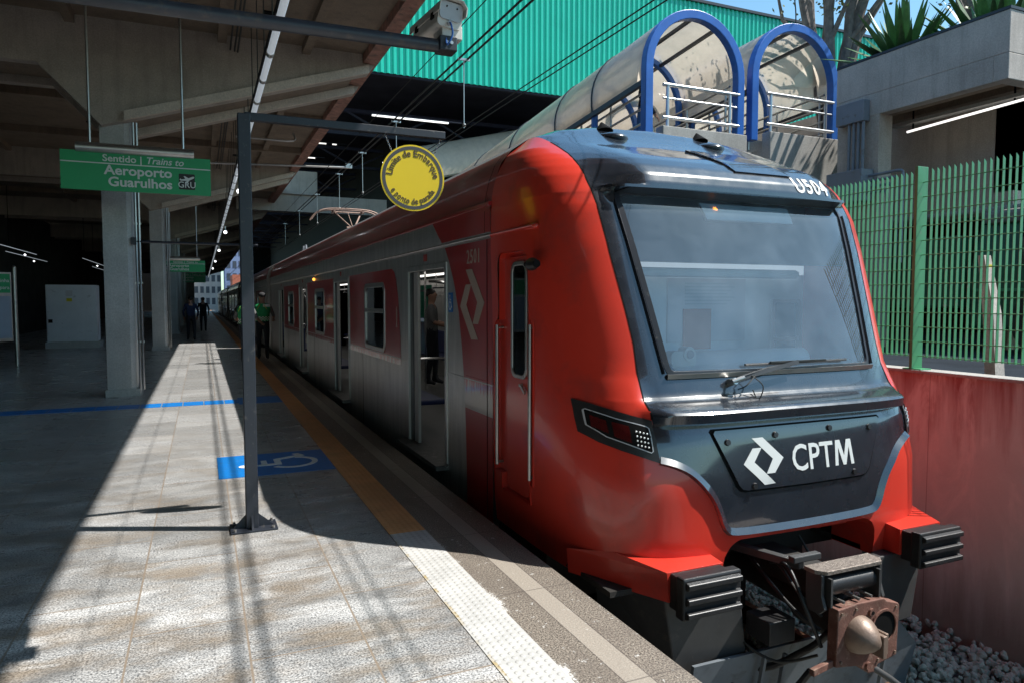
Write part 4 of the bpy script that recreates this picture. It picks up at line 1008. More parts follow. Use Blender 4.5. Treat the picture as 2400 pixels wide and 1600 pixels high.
mb = MB(); mb.tube([(kx, 2.826, kz), (kx, 2.832, kz)], .098, 28); mb.build('coupler_cup', 'blk', cpl)
mb = MB(); ring(mb, [(kx + .106 * math.cos(R(a)), kz + .106 * math.sin(R(a))) for a in range(0, 360, 12)], [(kx + .094 * math.cos(R(a)), kz + .094 * math.sin(R(a))) for a in range(0, 360, 12)], lambda a, b_, c: (a, c, b_), 2.818, 2.832); mb.build('cup_rim', 'rust', cpl)
mb = MB()
for p in ((1390, 732), (1386, 958), (1380, 1065)):
    a, b_ = cq(*p); mb.tube([(a, 2.815, b_), (a, 2.832, b_)], .024, 14)
mb.split('air_port', 'rust', cpl, smooth=True)
mb = MB()
for p in ((1390, 732), (1386, 958)):
    a, b_ = cq(*p); mb.tube([(a, 2.812, b_), (a, 2.816, b_)], .011, 12)
mb.split('port_hole', 'blk', cpl)
a, b_ = cq(1150, 1062); a2, b2 = cq(1050, 1092)
mb = MB(); mb.bar((3.30, 2.87, -.45), (3.08, 2.84, -.46), .03, .04); mb.build('release_lever', 'rust', cpl, bev=.004)
mb = MB(); mb.tube([(3.55, 2.86, -.52), (3.66, 2.80, -.60), (3.80, 2.72, -.72), (3.95, 2.65, -.86)], .02, 10); mb.build('release_rod', 'pilot', cpl, smooth=True)
mb = MB(); mb.prism([(3.17, 3.0), (3.17, 2.92), (3.22, 2.87), (3.65, 2.87), (3.69, 2.91), (3.69, 3.0)], lambda a_, b2_, c: (a_, b2_, c), .06, .085); mb.build('step_plate', 'chequer', cpl, bev=.004)
for x in (3.20, 3.665):
    mb = MB(); mb.prism([(3.0, .06), (2.885, .06), (2.885, -.06), (2.86, -.13), (2.9, -.17), (3.0, -.17)], lambda a_, b2_, c: (c, a_, b2_), x - .012, x + .012); mb.build('step_bracket', 'pilot', cpl, bev=.004)
mb = MB(); mb.tube([(3.24, 2.92, -.02), (3.61, 2.92, -.02)], .058, 18); mb.build('cable_drum', 'rubber', cpl, smooth=True)
mb = MB(); mb.box(3.225, 3.24, 2.85, 2.99, -.12, .045); mb.box(3.61, 3.625, 2.85, 2.99, -.12, .045); mb.split('drum_bracket', 'pilot', cpl)
mb = MB()
for x in (3.30, 3.42, 3.52): mb.tube([(x, 2.96, -.09), (x + .02, 2.84, -.10)], .010, 8)
mb.split('contact_pin', 'alu', cpl, smooth=True)
mb = MB(); mb.prism([(3.02, -.02), (3.62, -.02), (3.62, -.16), (3.02, -.16)], lambda a_, b2_, c: (c, a_, b2_), 3.34, 3.54); mb.build('drawgear_box', 'under', cpl)
mb = MB(); mb.box(3.02, 3.22, 3.1, 3.3, -.42, -.28); mb.build('junction_box', 'rubber', cpl, bev=.006)
mb = MB(); mb.bar((3.10, 3.75, .02), (3.28, 3.12, .03), .06, .05); mb.box(3.2, 3.42, 3.10, 3.15, .05, .09); mb.build('drawgear_arm', 'pilot', cpl, bev=.006)
mb = MB()
for pts in ([(2.98, 3.7, -.1), (2.92, 3.5, -.5), (3.1, 3.3, -.66), (3.3, 3.1, -.5), (3.36, 2.98, -.35)], [(3.25, 3.6, 0), (3.18, 3.3, -.1), (3.2, 3.1, -.22), (3.26, 2.95, -.3)],
            [(3.05, 3.7, -.2), (3.02, 3.4, -.75), (3.18, 3.2, -.85), (3.3, 3.05, -.6)], [(3.3, 3.4, -.05), (3.2, 3.15, .02), (3.18, 3.0, -.15), (3.27, 2.95, -.4)], [(3.0, 3.5, -.15), (2.9, 3.35, -.6), (2.95, 3.2, -.9)]):
    mb.tube(smoothpoly(pts, 6), .022 if pts[0][0] < 3.2 else .012, 9)
mb.split('air_hose', 'rubber', cpl, smooth=True)

mb = MB()
for px, py in ((1215, 745), (1545, 700), (1545, 985), (1215, 1040), (1300, 715), (1440, 1030)):
    a, b_ = cq(px, py); mb.tube([(a, 2.822, b_), (a, 2.832, b_)], .009, 6)
mb.split('face_bolt', 'castst', cpl)
mb = MB()
for pts in ([(3.30, 3.5, .02), (3.24, 3.25, -.02), (3.22, 3.08, -.12), (3.27, 2.95, -.22)], [(3.1, 3.6, -.3), (3.0, 3.35, -.45), (3.12, 3.15, -.55), (3.3, 3.0, -.48)], [(3.5, 3.4, -.1), (3.42, 3.2, -.2), (3.38, 3.05, -.3)],
            [(3.75, 3.6, .0), (3.82, 3.4, -.3), (3.8, 3.2, -.45), (3.72, 2.98, -.38)]):
    mb.tube(smoothpoly(pts, 6), .009, 8)
mb.split('jumper_cable', 'cable', cpl, smooth=True)
mb = MB()
for dx in (-1.40, -1.02): pass
mb = MB()
for y in (5.9, 6.2): pass
for y in (10.2, 15.0, 19.9): mb.box(2.1165, 2.13, y, y + .006, -.2, .90)
mb.split('panel_seam', 'blk', T)
# ------------------------------------------------------------------ train car bodies
XS = 2.12
def emblem_side(parent, yc, zc, s_, name='emblem'):
    for pl_ in (EMB_A, EMB_B):
        m = MB(); m.prism([(yc - x * s_, zc + z * s_) for x, z in pl_], lambda a, b_, c: (c, a, b_), XS - .0085, XS - .0055); m.build(name, 'dull_emblem', parent)
M['dull_emblem'] = P('dull_beige_vinyl', (.42, .34, .29), .6, var=.1)
def car(T, y0, y1, doors, wins, lead, rich=True):
    off = None
    ROOF = [(1.45, 2.12), (1.47, 2.16), (1.47, 2.32), (1.46, 2.44), (1.43, 2.57), (1.38, 2.70), (1.29, 2.81), (1.14, 2.91), (.92, 2.99), (.58, 3.05), (0, 3.07)]
    prof = [(XC - a, b_) for a, b_ in ROOF] + [(XC + a, b_) for a, b_ in ROOF[::-1][1:]]
    red = ROOF[3:7]
    m = MB(); rg = [(XC - a, b_) for a, b_ in ROOF[:3]] + [(XC - 1.465, 2.38)]; m.loft([[(x, y, z) for x, z in rg] for y in (y0, y1)], closed=False); m.build('upper_panel', 'steel', T, smooth=True)
    m = MB(); rg = [(XC - 1.465, 2.38)] + [(XC - a, b_) for a, b_ in red]; m.loft([[(x, y, z) for x, z in rg] for y in (y0, y1)], closed=False); m.build('roof_fringe', 'redcar', T, smooth=True)
    m = MB(); rg = [(XC - a, b_) for a, b_ in ROOF[6:]] + [(XC + a, b_) for a, b_ in ROOF[::-1][1:]]; m.loft([[(x, y, z) for x, z in rg] for y in (y0, y1)], closed=False); m.build('roof', 'roofgrey', T, smooth=True)
    # side sheet with openings, near side, and the far side
    yb = sorted(set([y0, y1] + [q for d in doors for q in (d - .70, d + .70)] + [q for w_ in wins for q in (w_ - .57, w_ + .57)]))
    zb = [-.22, .06, .985, 1.82, 1.985, 2.12]
    def holes(yc, zc): return any(abs(yc - d) < .7 and .06 < zc < 1.985 for d in doors) or any(abs(yc - w_) < .57 and .985 < zc < 1.82 for w_ in wins)
    for nm, x, t_ in (('side_wall', XS, .05), ('far_side_wall', 2 * XC - XS - .05, .05)):
        m = MB()
        for ya, yb_ in zip(yb, yb[1:]):
            for za, zb_ in zip(zb, zb[1:]):
                if not holes((ya + yb_) / 2, (za + zb_) / 2):
                    m.add([(x, ya, za), (x, yb_, za), (x, yb_, zb_), (x, ya, zb_)], [(0, 1, 2, 3)]); m.add([(x + t_, ya, za), (x + t_, yb_, za), (x + t_, yb_, zb_), (x + t_, ya, zb_)], [(0, 1, 2, 3)])
        m.build(nm, 'steel', T, fix=False)
    ends = MB()
    for y in ((y1 - .03, y1) if lead else (y0, y0 + .03)), ((y1 - .03, y1)):
        ends.box(2.2, 2.9, y[0], y[1], -.2, 2.7); ends.box(4.24, 4.94, y[0], y[1], -.2, 2.7); ends.box(2.9, 4.24, y[0], y[1], 2.0, 2.9)
    ends.build('end_wall', 'dark', T)
    # cornice rail, gutter, sill line
    m = MB(); ya = 4.42 if lead else y0
    m.prism([(XS + .02, 2.115), (XS - .028, 2.122), (XS - .034, 2.135), (XS - .02, 2.150), (XS + .02, 2.152)], lambda a, b_, c: (a, c, b_), y0, y1); m.build('cornice_rail', 'steel', T, smooth=True, ang=60)
    if lead:
        m = MB(); m.prism([(XS + .02, 2.110), (XS - .026, 2.122), (XS - .032, 2.135), (XS - .02, 2.150), (XS + .02, 2.152)], lambda a, b_, c: (a, c, b_), 4.42, y0); m.sph((XS - .005, 4.42, 2.131), .026, .03, .02); m.build('cornice_rail', 'red', T, smooth=True, ang=60)
    m = MB(); m.prism([(XC - 1.455, 2.365), (XC - 1.492, 2.37), (XC - 1.492, 2.395), (XC - 1.455, 2.40)], lambda a, b_, c: (a, c, b_), y0, y1); m.build('gutter', 'redcar', T)
    m = MB()
    for ya, yb_ in zip(yb, yb[1:]):
        if not any(abs((ya + yb_) / 2 - d) < .7 for d in doors): m.prism([(XS + .01, .93), (XS - .006, .935), (XS - .006, .945), (XS + .01, .95)], lambda a, b_, c: (a, c, b_), ya, yb_)
    m.build('belt_line', 'steel', T)
    # doors
    for i, d in enumerate(doors):
        a, b_ = d - .70, d + .70
        dr = None
        m = MB()
        for q0, q1 in ((a, a + .06), (b_ - .06, b_)): m.box(XS - .012, XS + .07, q0, q1, .06, 1.985)
        m.box(XS - .012, XS + .07, a + .06, b_ - .06, 1.925, 1.985); dr = m.build('door_frame', 'steel', T, bev=.006)
        m = MB(); m.box(XS + .012, XS + .05, b_ - .19, b_ - .061, .07, 1.92); m.build('door_seal', 'rubber', dr)
        m = MB(); m.box(XS + .018, XS + .048, b_ - .34, b_ - .19, .07, 1.92); m.build('door_leaf', 'carin', dr)
        m = MB(); m.box(XS + .018, XS + .048, a + .061, a + .11, .07, 1.92); m.build('door_leaf', 'steel', dr)
        m = MB(); m.box(XS - .13, XS + .1, a - .03, b_ + .03, .01, .06); m.build('step_sill', 'sillm', dr, bev=.005)
        if rich:
            m = MB(); m.box(XS - .004, XS - .001, d - .06, d + .06, 2.02, 2.09); m.build('sticker', 'stick', T)
    # windows
    for i, w_ in enumerate(wins):
        f = lambda a, b2, c: (c, a, b2)
        m = MB(); m.prism(rrect(w_ - .565, w_ + .565, .99, 1.815, .07), f, XS + .006, XS + .012); gw = m.build('window', 'glass', T)
        m = MB(); ring(m, rrect(w_ - .60, w_ + .60, .955, 1.85, .10), rrect(w_ - .54, w_ + .54, 1.01, 1.79, .07), f, XS - .012, XS + .02); m.box(XS - .010, XS + .015, w_ - .54, w_ + .54, 1.455, 1.51); m.build('window_frame', 'alu', gw, bev=.004)
        m = MB(); m.prism(rrect(w_ - .60, w_ + .60, .955, 1.85, .10), f, 2 * XC - XS - .05, 2 * XC - XS - .045); m.build('far_window', 'glass', T)
        # red livery panel round the window
        yl, yr = (w_ + 1.70, w_ - 1.32)
        if lead and i == 0:
            out = [(yl, .86), (yl, 2.0), (8.46, 2.0), (8.34, 1.96), (8.24, 1.86), (8.17, 1.7), (8.12, 1.5), (8.07, 1.2), (8.035, .86)]
        else: out = [(yl, .86), (yl, 2.0), (yr - .35, 2.0), (yr - .35, .86)]
        out = out[::-1]; inn = rrect(w_ - .595, w_ + .595, .96, 1.845, .10)
        # split in two so the hole needs no ngon with a hole
        yc = w_
        m = MB()
        for lo, hi in ((-99, yc), (yc, 99)):
            pass
        bm = bmesh.new(); vs = [bm.verts.new((XS - .003, a, b2)) for a, b2 in out]; vi = [bm.verts.new((XS - .003, a, b2)) for a, b2 in inn]
        es = [bm.edges.new((vs[k], vs[(k + 1) % len(vs)])) for k in range(len(vs))] + [bm.edges.new((vi[k], vi[(k + 1) % len(vi)])) for k in range(len(vi))]
        bmesh.ops.triangle_fill(bm, use_beauty=True, use_dissolve=False, edges=es)
        L = LOC[T.name]
        for v in bm.verts: v.co -= L
        for fc_ in bm.faces:
            if fc_.normal.x > 0: fc_.normal_flip()
        me = bpy.data.meshes.new('red_panel'); bm.to_mesh(me); bm.free(); o = bpy.data.objects.new('red_panel', me); COL.objects.link(o); me.materials.append(M['redcar']); o.parent = T; LOC[o.name] = L
    # inside
    m = MB(); m.box(XS + .06, 4.97, y0, y1, -.02, .055); m.build('car_floor', 'floorin', T)
    m = MB(); m.box(XS + .06, 4.97, y0, y1, 2.14, 2.17); m.build('car_ceiling', 'carin', T)
    m = MB()
    for x in (2.75, 4.2): m.box(x, x + .10, y0 + .3, y1 - .3, 2.11, 2.138)
    m.build('ceiling_light', 'lamp_in', T)
    for k in range(len(doors) + 1):
        ya = (y0 if k == 0 else doors[k - 1] + .85); yb_ = (y1 if k == len(doors) else doors[k] - .85)
        if yb_ - ya < 1.0: continue
        m = MB(); m.box(4.5, 4.93, ya, yb_, .40, .46); m.box(4.86, 4.93, ya, yb_, .46, .95); m.build('seat', 'seat', T, bev=.02)
        m = MB(); m.box(4.55, 4.9, ya + .1, yb_ - .1, .06, .38); m.build('seat_box', 'alu', T)
        if k > 0:
            m = MB(); m.box(2.2, 2.62, ya, yb_, .40, .46); m.box(2.2, 2.27, ya, yb_, .46, .95); m.build('seat', 'seat', T, bev=.02)
    for d in doors:
        m = MB()
        for y in (d - .82, d + .82):
            m.tube(smoothpoly([(2.62, y, .45), (2.66, y, .75), (2.70, y, 1.1), (2.70, y, 1.55), (2.64, y, 1.8), (2.4, y, 1.84)], 5), .017, 8)
            m.tube(smoothpoly([(4.52, y, .45), (4.48, y, .75), (4.44, y, 1.1), (4.44, y, 1.55), (4.5, y, 1.8), (4.75, y, 1.84)], 5), .017, 8)
            m.tube([(2.3, y, .95), (2.66, y, .95)], .015, 8)
        m.tube([(3.57, d, .06), (3.57, d, 2.13)], .017, 8)
        m.tube([(2.95, d - 1.4, 1.86), (2.95, d + 1.4, 1.86)], .016, 8); m.tube([(4.15, d - 1.4, 1.86), (4.15, d + 1.4, 1.86)], .016, 8)
        for q in (-1.2, 0, 1.2): m.tube([(2.95, d + q, 1.86), (2.95, d + q, 2.13)], .010, 6); m.tube([(4.15, d + q, 1.86), (4.15, d + q, 2.13)], .010, 6)
        if rich: m.split('grab_pole', 'chrome', T, smooth=True)
M['roofgrey'] = P('dusty_grey_roof', (.13, .13, .135), .6, var=.2, dirt=((.09, .07, .06), 3, .5, .7))
M['sillm'] = P('worn_step_steel', (.10, .10, .10), .5, .5, var=.3, vs=14, dirt=((.26, .25, .23), 20, .58, .68))
M['stick'] = P('red_white_sticker', (.42, .06, .05), .6, var=.5, vs=40)
M['floorin'] = P('dark_grey_floor', (.10, .10, .10), .5, var=.1)
M['lamp_in'] = P('car_ceiling_lamp', (.7, .7, .7), .4, emit=(1, .96, .9), es=1.2)
D1 = [7.05, 11.9, 16.72, 21.5]; W1 = [9.42, 14.25, 19.1]
car(T, 5.2, 24.9, D1, W1, True)
# the red zone behind the cab with number, emblem and joint
curve = [(5.80, -.2), (5.835, .5), (5.865, .86), (5.93, 1.2), (6.015, 1.52), (6.14, 1.78), (6.28, 1.98), (6.40, 2.112)]
def sheet(name, pts, m, x=XS - .0045):
    mb = MB(); mb.add([(x, a, b_) for a, b_ in pts], [tuple(range(len(pts)))]); return mb.build(name, m, T)
sheet('red_panel', [(5.2, -.2)] + curve + [(5.2, 2.112)], 'redcar')
mb = MB(); up2 = [(6.43, 2.16), (6.55, 2.24), (6.64, 2.31), (6.72, 2.368)]
mb.add([(XC - 1.475, a, b_) for a, b_ in [(5.2, 2.16)] + up2 + [(5.2, 2.368)]], [tuple(range(6))]); mb.build('red_panel', 'redcar', T)
mb = MB(); mb.box(XS - .007, XS + .01, 5.315, 5.325, -.2, 2.11); mb.loft([[(x - (.006 if x < XC else 0), y, z) for x, z in ((XC - 1.47, 2.16), (XC - 1.47, 2.32), (XC - 1.46, 2.44), (XC - 1.43, 2.57), (XC - 1.38, 2.70), (XC - 1.29, 2.815))] for y in (5.315, 5.325)], closed=False); mb.build('body_joint', 'blk', T, fix=False)
text('lettering', '2501', .17, 'dull_emblem', T, plane((XS - .007, 5.63, 1.935), (0, -1, 0), (0, 0, 1)), .006, 0, 'CENTER', sx=.85, space=1.18)
emblem_side(T, 5.67, 1.585, .60)
mb = MB(); mb.box(XS - .006, XS - .002, 6.18, 6.30, 1.51, 1.69); sk = mb.build('wheelchair_sticker', 'blue_paint', T)
mb = MB(); icon_wheelchair(mb, lambda a, b_, c: (XS - .006 - c, 6.24 - a * .10, 1.60 + b_ * .15), .0, .002); mb.build('wheelchair_symbol', 'white', sk)
mb = MB(); mb.prism([(8.22, 1.55), (8.25, 1.5), (8.24, 1.35), (8.27, 1.3), (8.19, 1.3), (8.21, 1.35), (8.20, 1.5)], lambda a, b_, c: (c, a, b_), XS - .008, XS - .005); mb.build('crest', 'dull_emblem', T)
mb = MB()
for k in range(16): mb.sph((XS - .005, 5.28 + k * .036, .965), .005, nu=6, nv=4)
mb.split('rivet', 'redcar', T)
mb = MB(); mb.sph((XS - .01, 14.9, 2.045), .03, .05, .03); mb.build('door_lamp', 'amber', T, smooth=True)
# gangway edge strip at the car end, roof gear
mb = MB(); mb.tube(smoothpoly([(2.10, 24.86, 0), (2.10, 24.86, 1.4), (2.10, 24.86, 2.1), (2.09, 24.86, 2.4), (2.2, 24.86, 2.75)], 6), .05, 8); mb.build('end_strip', 'alu', T, smooth=True)
mb = MB()
for y in (20.9, 21.4): mb.cyl((2.75, y, 2.95), (2.75, y, 3.2), .06, .03, 8)
mb.box(2.95, 4.2, 17.6, 19.6, 3.04, 3.14); mb.build('roof_insulator', 'boxgrey', T)
pn = MB(); yb0, ypk = 19.6, 18.9
pantl = [(3.0, 4.0), (2.75, 3.97), (2.55, 3.82), (2.48, 3.68)]
for dy in (-.14, .14):
    half = smoothpoly([(3.57 - .95, 18.9 + dy, 3.70), (3.57 - .80, 18.9 + dy, 3.88), (3.57 - .52, 18.9 + dy, 3.98), (3.57, 18.9 + dy, 4.0)], 5)
    pn.tube(half, .022, 8); pn.tube([(2 * 3.57 - p_[0], p_[1], p_[2]) for p_ in half], .022, 8)
for x in (3.2, 3.94): pn.bar((x, 18.7, 3.93), (x, 19.1, 3.93), .05, .06)
pn.tube([(3.15, 18.9, 3.92), (3.99, 18.9, 3.92)], .022, 8)
pn.tube([(3.22, 18.9, 3.92), (3.54, 18.2, 3.45)], .022, 8); pn.tube([(3.92, 18.9, 3.92), (3.60, 18.2, 3.45)], .022, 8)
pn.tube([(3.57, 18.9, 3.92), (3.57, 18.2, 3.45)], .012, 6)
pn.tube([(3.57, 18.2, 3.45), (3.57, 19.5, 3.14)], .035, 8); pn.tube([(3.4, 18.15, 3.45), (3.74, 18.15, 3.45)], .03, 8)
pn.build('pantograph', 'panto', T, smooth=True)
M_ = None
# following cars
T2 = thing('train_car', (3.57, 35.6, -1.06), 'second car of the train with open doors, coupled behind the leading car', 'train car', 'cars of the train')
car(T2, 25.5, 45.9, [27.9, 33.0, 38.1, 43.2], [30.45, 35.55, 40.65], False, rich=False)
mb = MB(); mb.box(2.3, 4.84, 25.6, 45.8, -.9, -.22); mb.build('underframe', 'under', T2)
mb = MB(); mb.tube(smoothpoly([(2.10, 25.53, 0), (2.10, 25.53, 1.4), (2.10, 25.53, 2.1), (2.09, 25.53, 2.4), (2.2, 25.53, 2.75)], 6), .04, 8); mb.build('end_strip', 'alu', T2, smooth=True)
LT = T; emblem_side(T2, 26.4, 1.585, .6)
for k, nm in enumerate(('third', 'fourth', 'fifth')):
    copy_tree(T2, None, (3.57, 35.6 + 21 * (k + 1), -1.06), '%s car of the train, farther into the dark hall' % nm)
# ------------------------------------------------------------------ right side: wall, fence
rw = MB(); rw.box(5.75, 5.95, -6, 60, -1.32, .985); tag(rw.build('retaining_wall', 'pink'), 'faded red stained concrete retaining wall beside the track, under the green fence', 'wall')
rw = MB(); rw.box(5.74, 5.97, -6, 60, .986, 1.01); tag(rw.build('wall_coping', 'conc_l'), 'thin pale coping on top of the faded red wall', 'coping')
fe = thing('grating_fence', (5.84, 4.3, 1.01), 'tall green steel grating fence on top of the faded red wall', 'fence')
m = MB(); FX = 5.84
k = 0; y = 2.92
while y < 24:
    if abs((y - 4.3) % 2.5) > .05 and abs((y - 4.3) % 2.5 - 2.5) > .05:
        m.add([(FX - .017, y - .002, 1.12), (FX + .015, y - .002, 1.12), (FX + .015, y - .002, 2.742), (FX - .017, y - .002, 2.765), (FX - .017, y + .002, 1.12), (FX + .015, y + .002, 1.12), (FX + .015, y + .002, 2.742), (FX - .017, y + .002, 2.765)],
              [(0, 1, 2, 3), (7, 6, 5, 4), (0, 3, 7, 4), (1, 5, 6, 2), (3, 2, 6, 7), (0, 4, 5, 1)])
    y += .0495
m.build('blade_panel', 'fence', fe, fix=False)
m = MB()
for j in range(13): m.tube([(FX - .006, 2.92, 1.13 + j * .127), (FX - .006, 24, 1.13 + j * .127)], .0045, 5, cap=False)
m.build('cross_wire', 'fence', fe)
for y in (4.3, 6.8, 9.3, 11.8, 14.3, 16.8, 19.3, 21.8):
    m = MB(); m.box(FX - .085, FX + .05, y - .014, y + .014, 1.02, 2.79); m.box(FX - .07, FX + .07, y - .09, y + .09, 1.011, 1.02); m.build('post', 'fence', fe, bev=.003)
    m = MB()
    for z in (1.15, 1.95, 2.72): m.cyl((FX - .05, y + .02, z), (FX - .028, y + .02, z), .012, n=6)
    m.split('bolt', 'alu', fe)
gp = thing('leaning_guard_post', (6.9, 4.2, .86), 'grey tapering steel post with a small yellow reflector behind the green fence', 'post')
m = MB(); m.loft([[(6.86 + a, 4.25 + b_, .86) for a, b_ in ((-.07, -.05), (.07, -.05), (.07, .05), (-.07, .05))], [(6.86 + a, 4.30 + b_, 1.5) for a, b_ in ((-.06, -.05), (.06, -.05), (.06, .05), (-.06, .05))], [(6.90 + a, 4.42 + b_, 2.05) for a, b_ in ((-.05, -.03), (.05, -.03), (.05, .03), (-.05, .03))]]); m.build('post_body', 'conc_g', gp)
m = MB(); m.box(6.875, 6.93, 4.36, 4.38, 1.86, 1.96); m.build('reflector', 'vesty', gp)
# dull green truck parked in the dark behind the fence
tk = thing('parked_truck', (11.4, 6.4, .86), 'dull green truck with a grey roof standing in the dark behind the fence', 'truck')
m = MB(); m.loft([[(x, y, z) for x, z in ((10.6, 1.2), (12.6, 1.2), (12.6, 2.1), (12.4, 2.75), (10.8, 2.75), (10.6, 2.1))] for y in (5.4, 7.0)]); m.build('cab', 'truck', tk, bev=.05)
m = MB(); m.box(10.75, 12.45, 5.45, 6.95, 2.75, 2.95); m.build('roof', 'truckr', tk, bev=.06)
m = MB(); m.box(10.585, 10.6, 5.6, 6.3, 2.1, 2.6); m.build('side_window', 'glass', tk)
m = MB(); m.box(10.5, 12.7, 7.1, 11.5, 1.5, 2.6); m.build('cargo_bed', 'truck', tk, bev=.03)
for y in (5.9, 9.8):
    m = MB(); m.cyl((10.55, y, 1.32), (10.85, y, 1.32), .46, n=24); wh = m.build('wheel', 'rubber', tk, smooth=True)
m = MB(); m.box(10.55, 10.6, 5.5, 6.9, 1.75, 1.79); m.build('trim_line', 'fence', tk)
# concrete deck with planter, wall and dark bay below it
dk = thing('concrete_deck', (10, 6.2, .86), 'weathered grey concrete planter deck at the upper right, on a wall with a dark bay', 'building')
m = MB(); m.box(10, 17, 6.18, 9.0, 4.95, 5.52); m.box(10, 10.2, 6.38, 9.0, 4.60, 4.95); m.box(10, 17, 6.18, 6.38, 4.60, 4.95); m.box(12.0, 17, 9, 26, 4.95, 5.52); m.build('planter_slab', 'conc_g', dk, bev=.01)
m = MB(); m.box(9.99, 16.99, 6.17, 9.0, 5.521, 5.56); m.build('capping', 'greysteel', dk)
m = MB(); m.box(11.4, 11.7, 6.9, 26, 2.95, 4.95); m.box(11.4, 11.7, 6.9, 7.25, .86, 2.95); m.box(11.4, 17, 6.9, 7.2, 3.3, 4.95); m.build('bay_wall', 'conc', dk)
m = MB(); m.box(16.5, 17, 7, 26, .86, 5); m.box(11.7, 17, 25, 26, .86, 5); m.box(11.7, 16.5, 14, 14.2, .86, 5.0); m.build('bay_back_wall', 'blk', dk)
m = MB()
for x in (10.6, 11.1): m.box(x, x + .16, 6.4, 9.0, 4.72, 4.95)
m.build('soffit_rib', 'conc_d', dk)
m = MB(); m.tube([(11.3, 6.0, 3.02), (11.3, 20, 3.02)], .05, 10); m.build('wall_pipe', 'conc_l', dk, smooth=True)
lf = thing('lamp_fitting', (10.95, 7.4, 4.36), 'long white fluorescent lamp under the concrete deck at the upper right', 'lamp')
m = MB(); m.tube([(10.85, 6.25, 4.50), (10.85, 8.3, 4.42)], .019, 10); m.build('tube', 'lamp_w', lf, smooth=True)
m = MB(); m.box(10.82, 10.98, 6.25, 8.6, 4.545, 4.60); m.build('reflector', 'conc_l', lf)
for y in (6.6, 8.2):
    m = MB(); m.box(10.86, 10.88, y, y + .02, 4.45, 4.95); m.build('hanger', 'blk', lf)
# junction boxes and conduits
def D(x, y, z): return (x, y, z)
jb = thing('upper_junction_box', (9.7, 8.75, 4.6), 'grey junction box with four pipes below it, on the deck edge beside the blue arch', 'junction box')
m = MB(); m.box(9.84, 9.99, 8.32, 8.86, 4.52, 4.86); m.build('box', 'boxgrey', jb, bev=.01)
m = MB()
for i in range(4): m.tube([(9.90, 8.36 + .09 * i, 4.52), (9.90, 8.36 + .09 * i, 3.72)], .026, 8)
m.build('conduit', 'boxgrey', jb, smooth=True)
jb = thing('lower_junction_box', (9.7, 8.5, 3.3), 'larger blue grey junction box lower down, with bent pipes leaving its side', 'junction box')
m = MB(); m.box(9.72, 9.99, 8.22, 8.92, 3.22, 3.73); m.build('box', 'boxgrey', jb, bev=.01)
m = MB()
for i in range(4):
    z = 3.62 - .09 * i; y = 7.62 + .09 * i - .0
    m.tube(smoothpoly([(9.9, 8.24, z), (9.9, 7.9, z), (9.9, y + .06, z), (9.9, y, z - .07), (9.9, y, z - .4), (9.9, y, 2.2)], 3), .024, 8)
m.build('conduit', 'boxgrey', jb, smooth=True)
bk = thing('service_pillar', (10.1, 8.3, .86), 'dark concrete pillar carrying the junction boxes beside the blue arch', 'pillar')
m = MB(); m.box(10.0, 10.3, 8.15, 8.95, .86, 4.6); m.build('shaft', 'conc', bk)

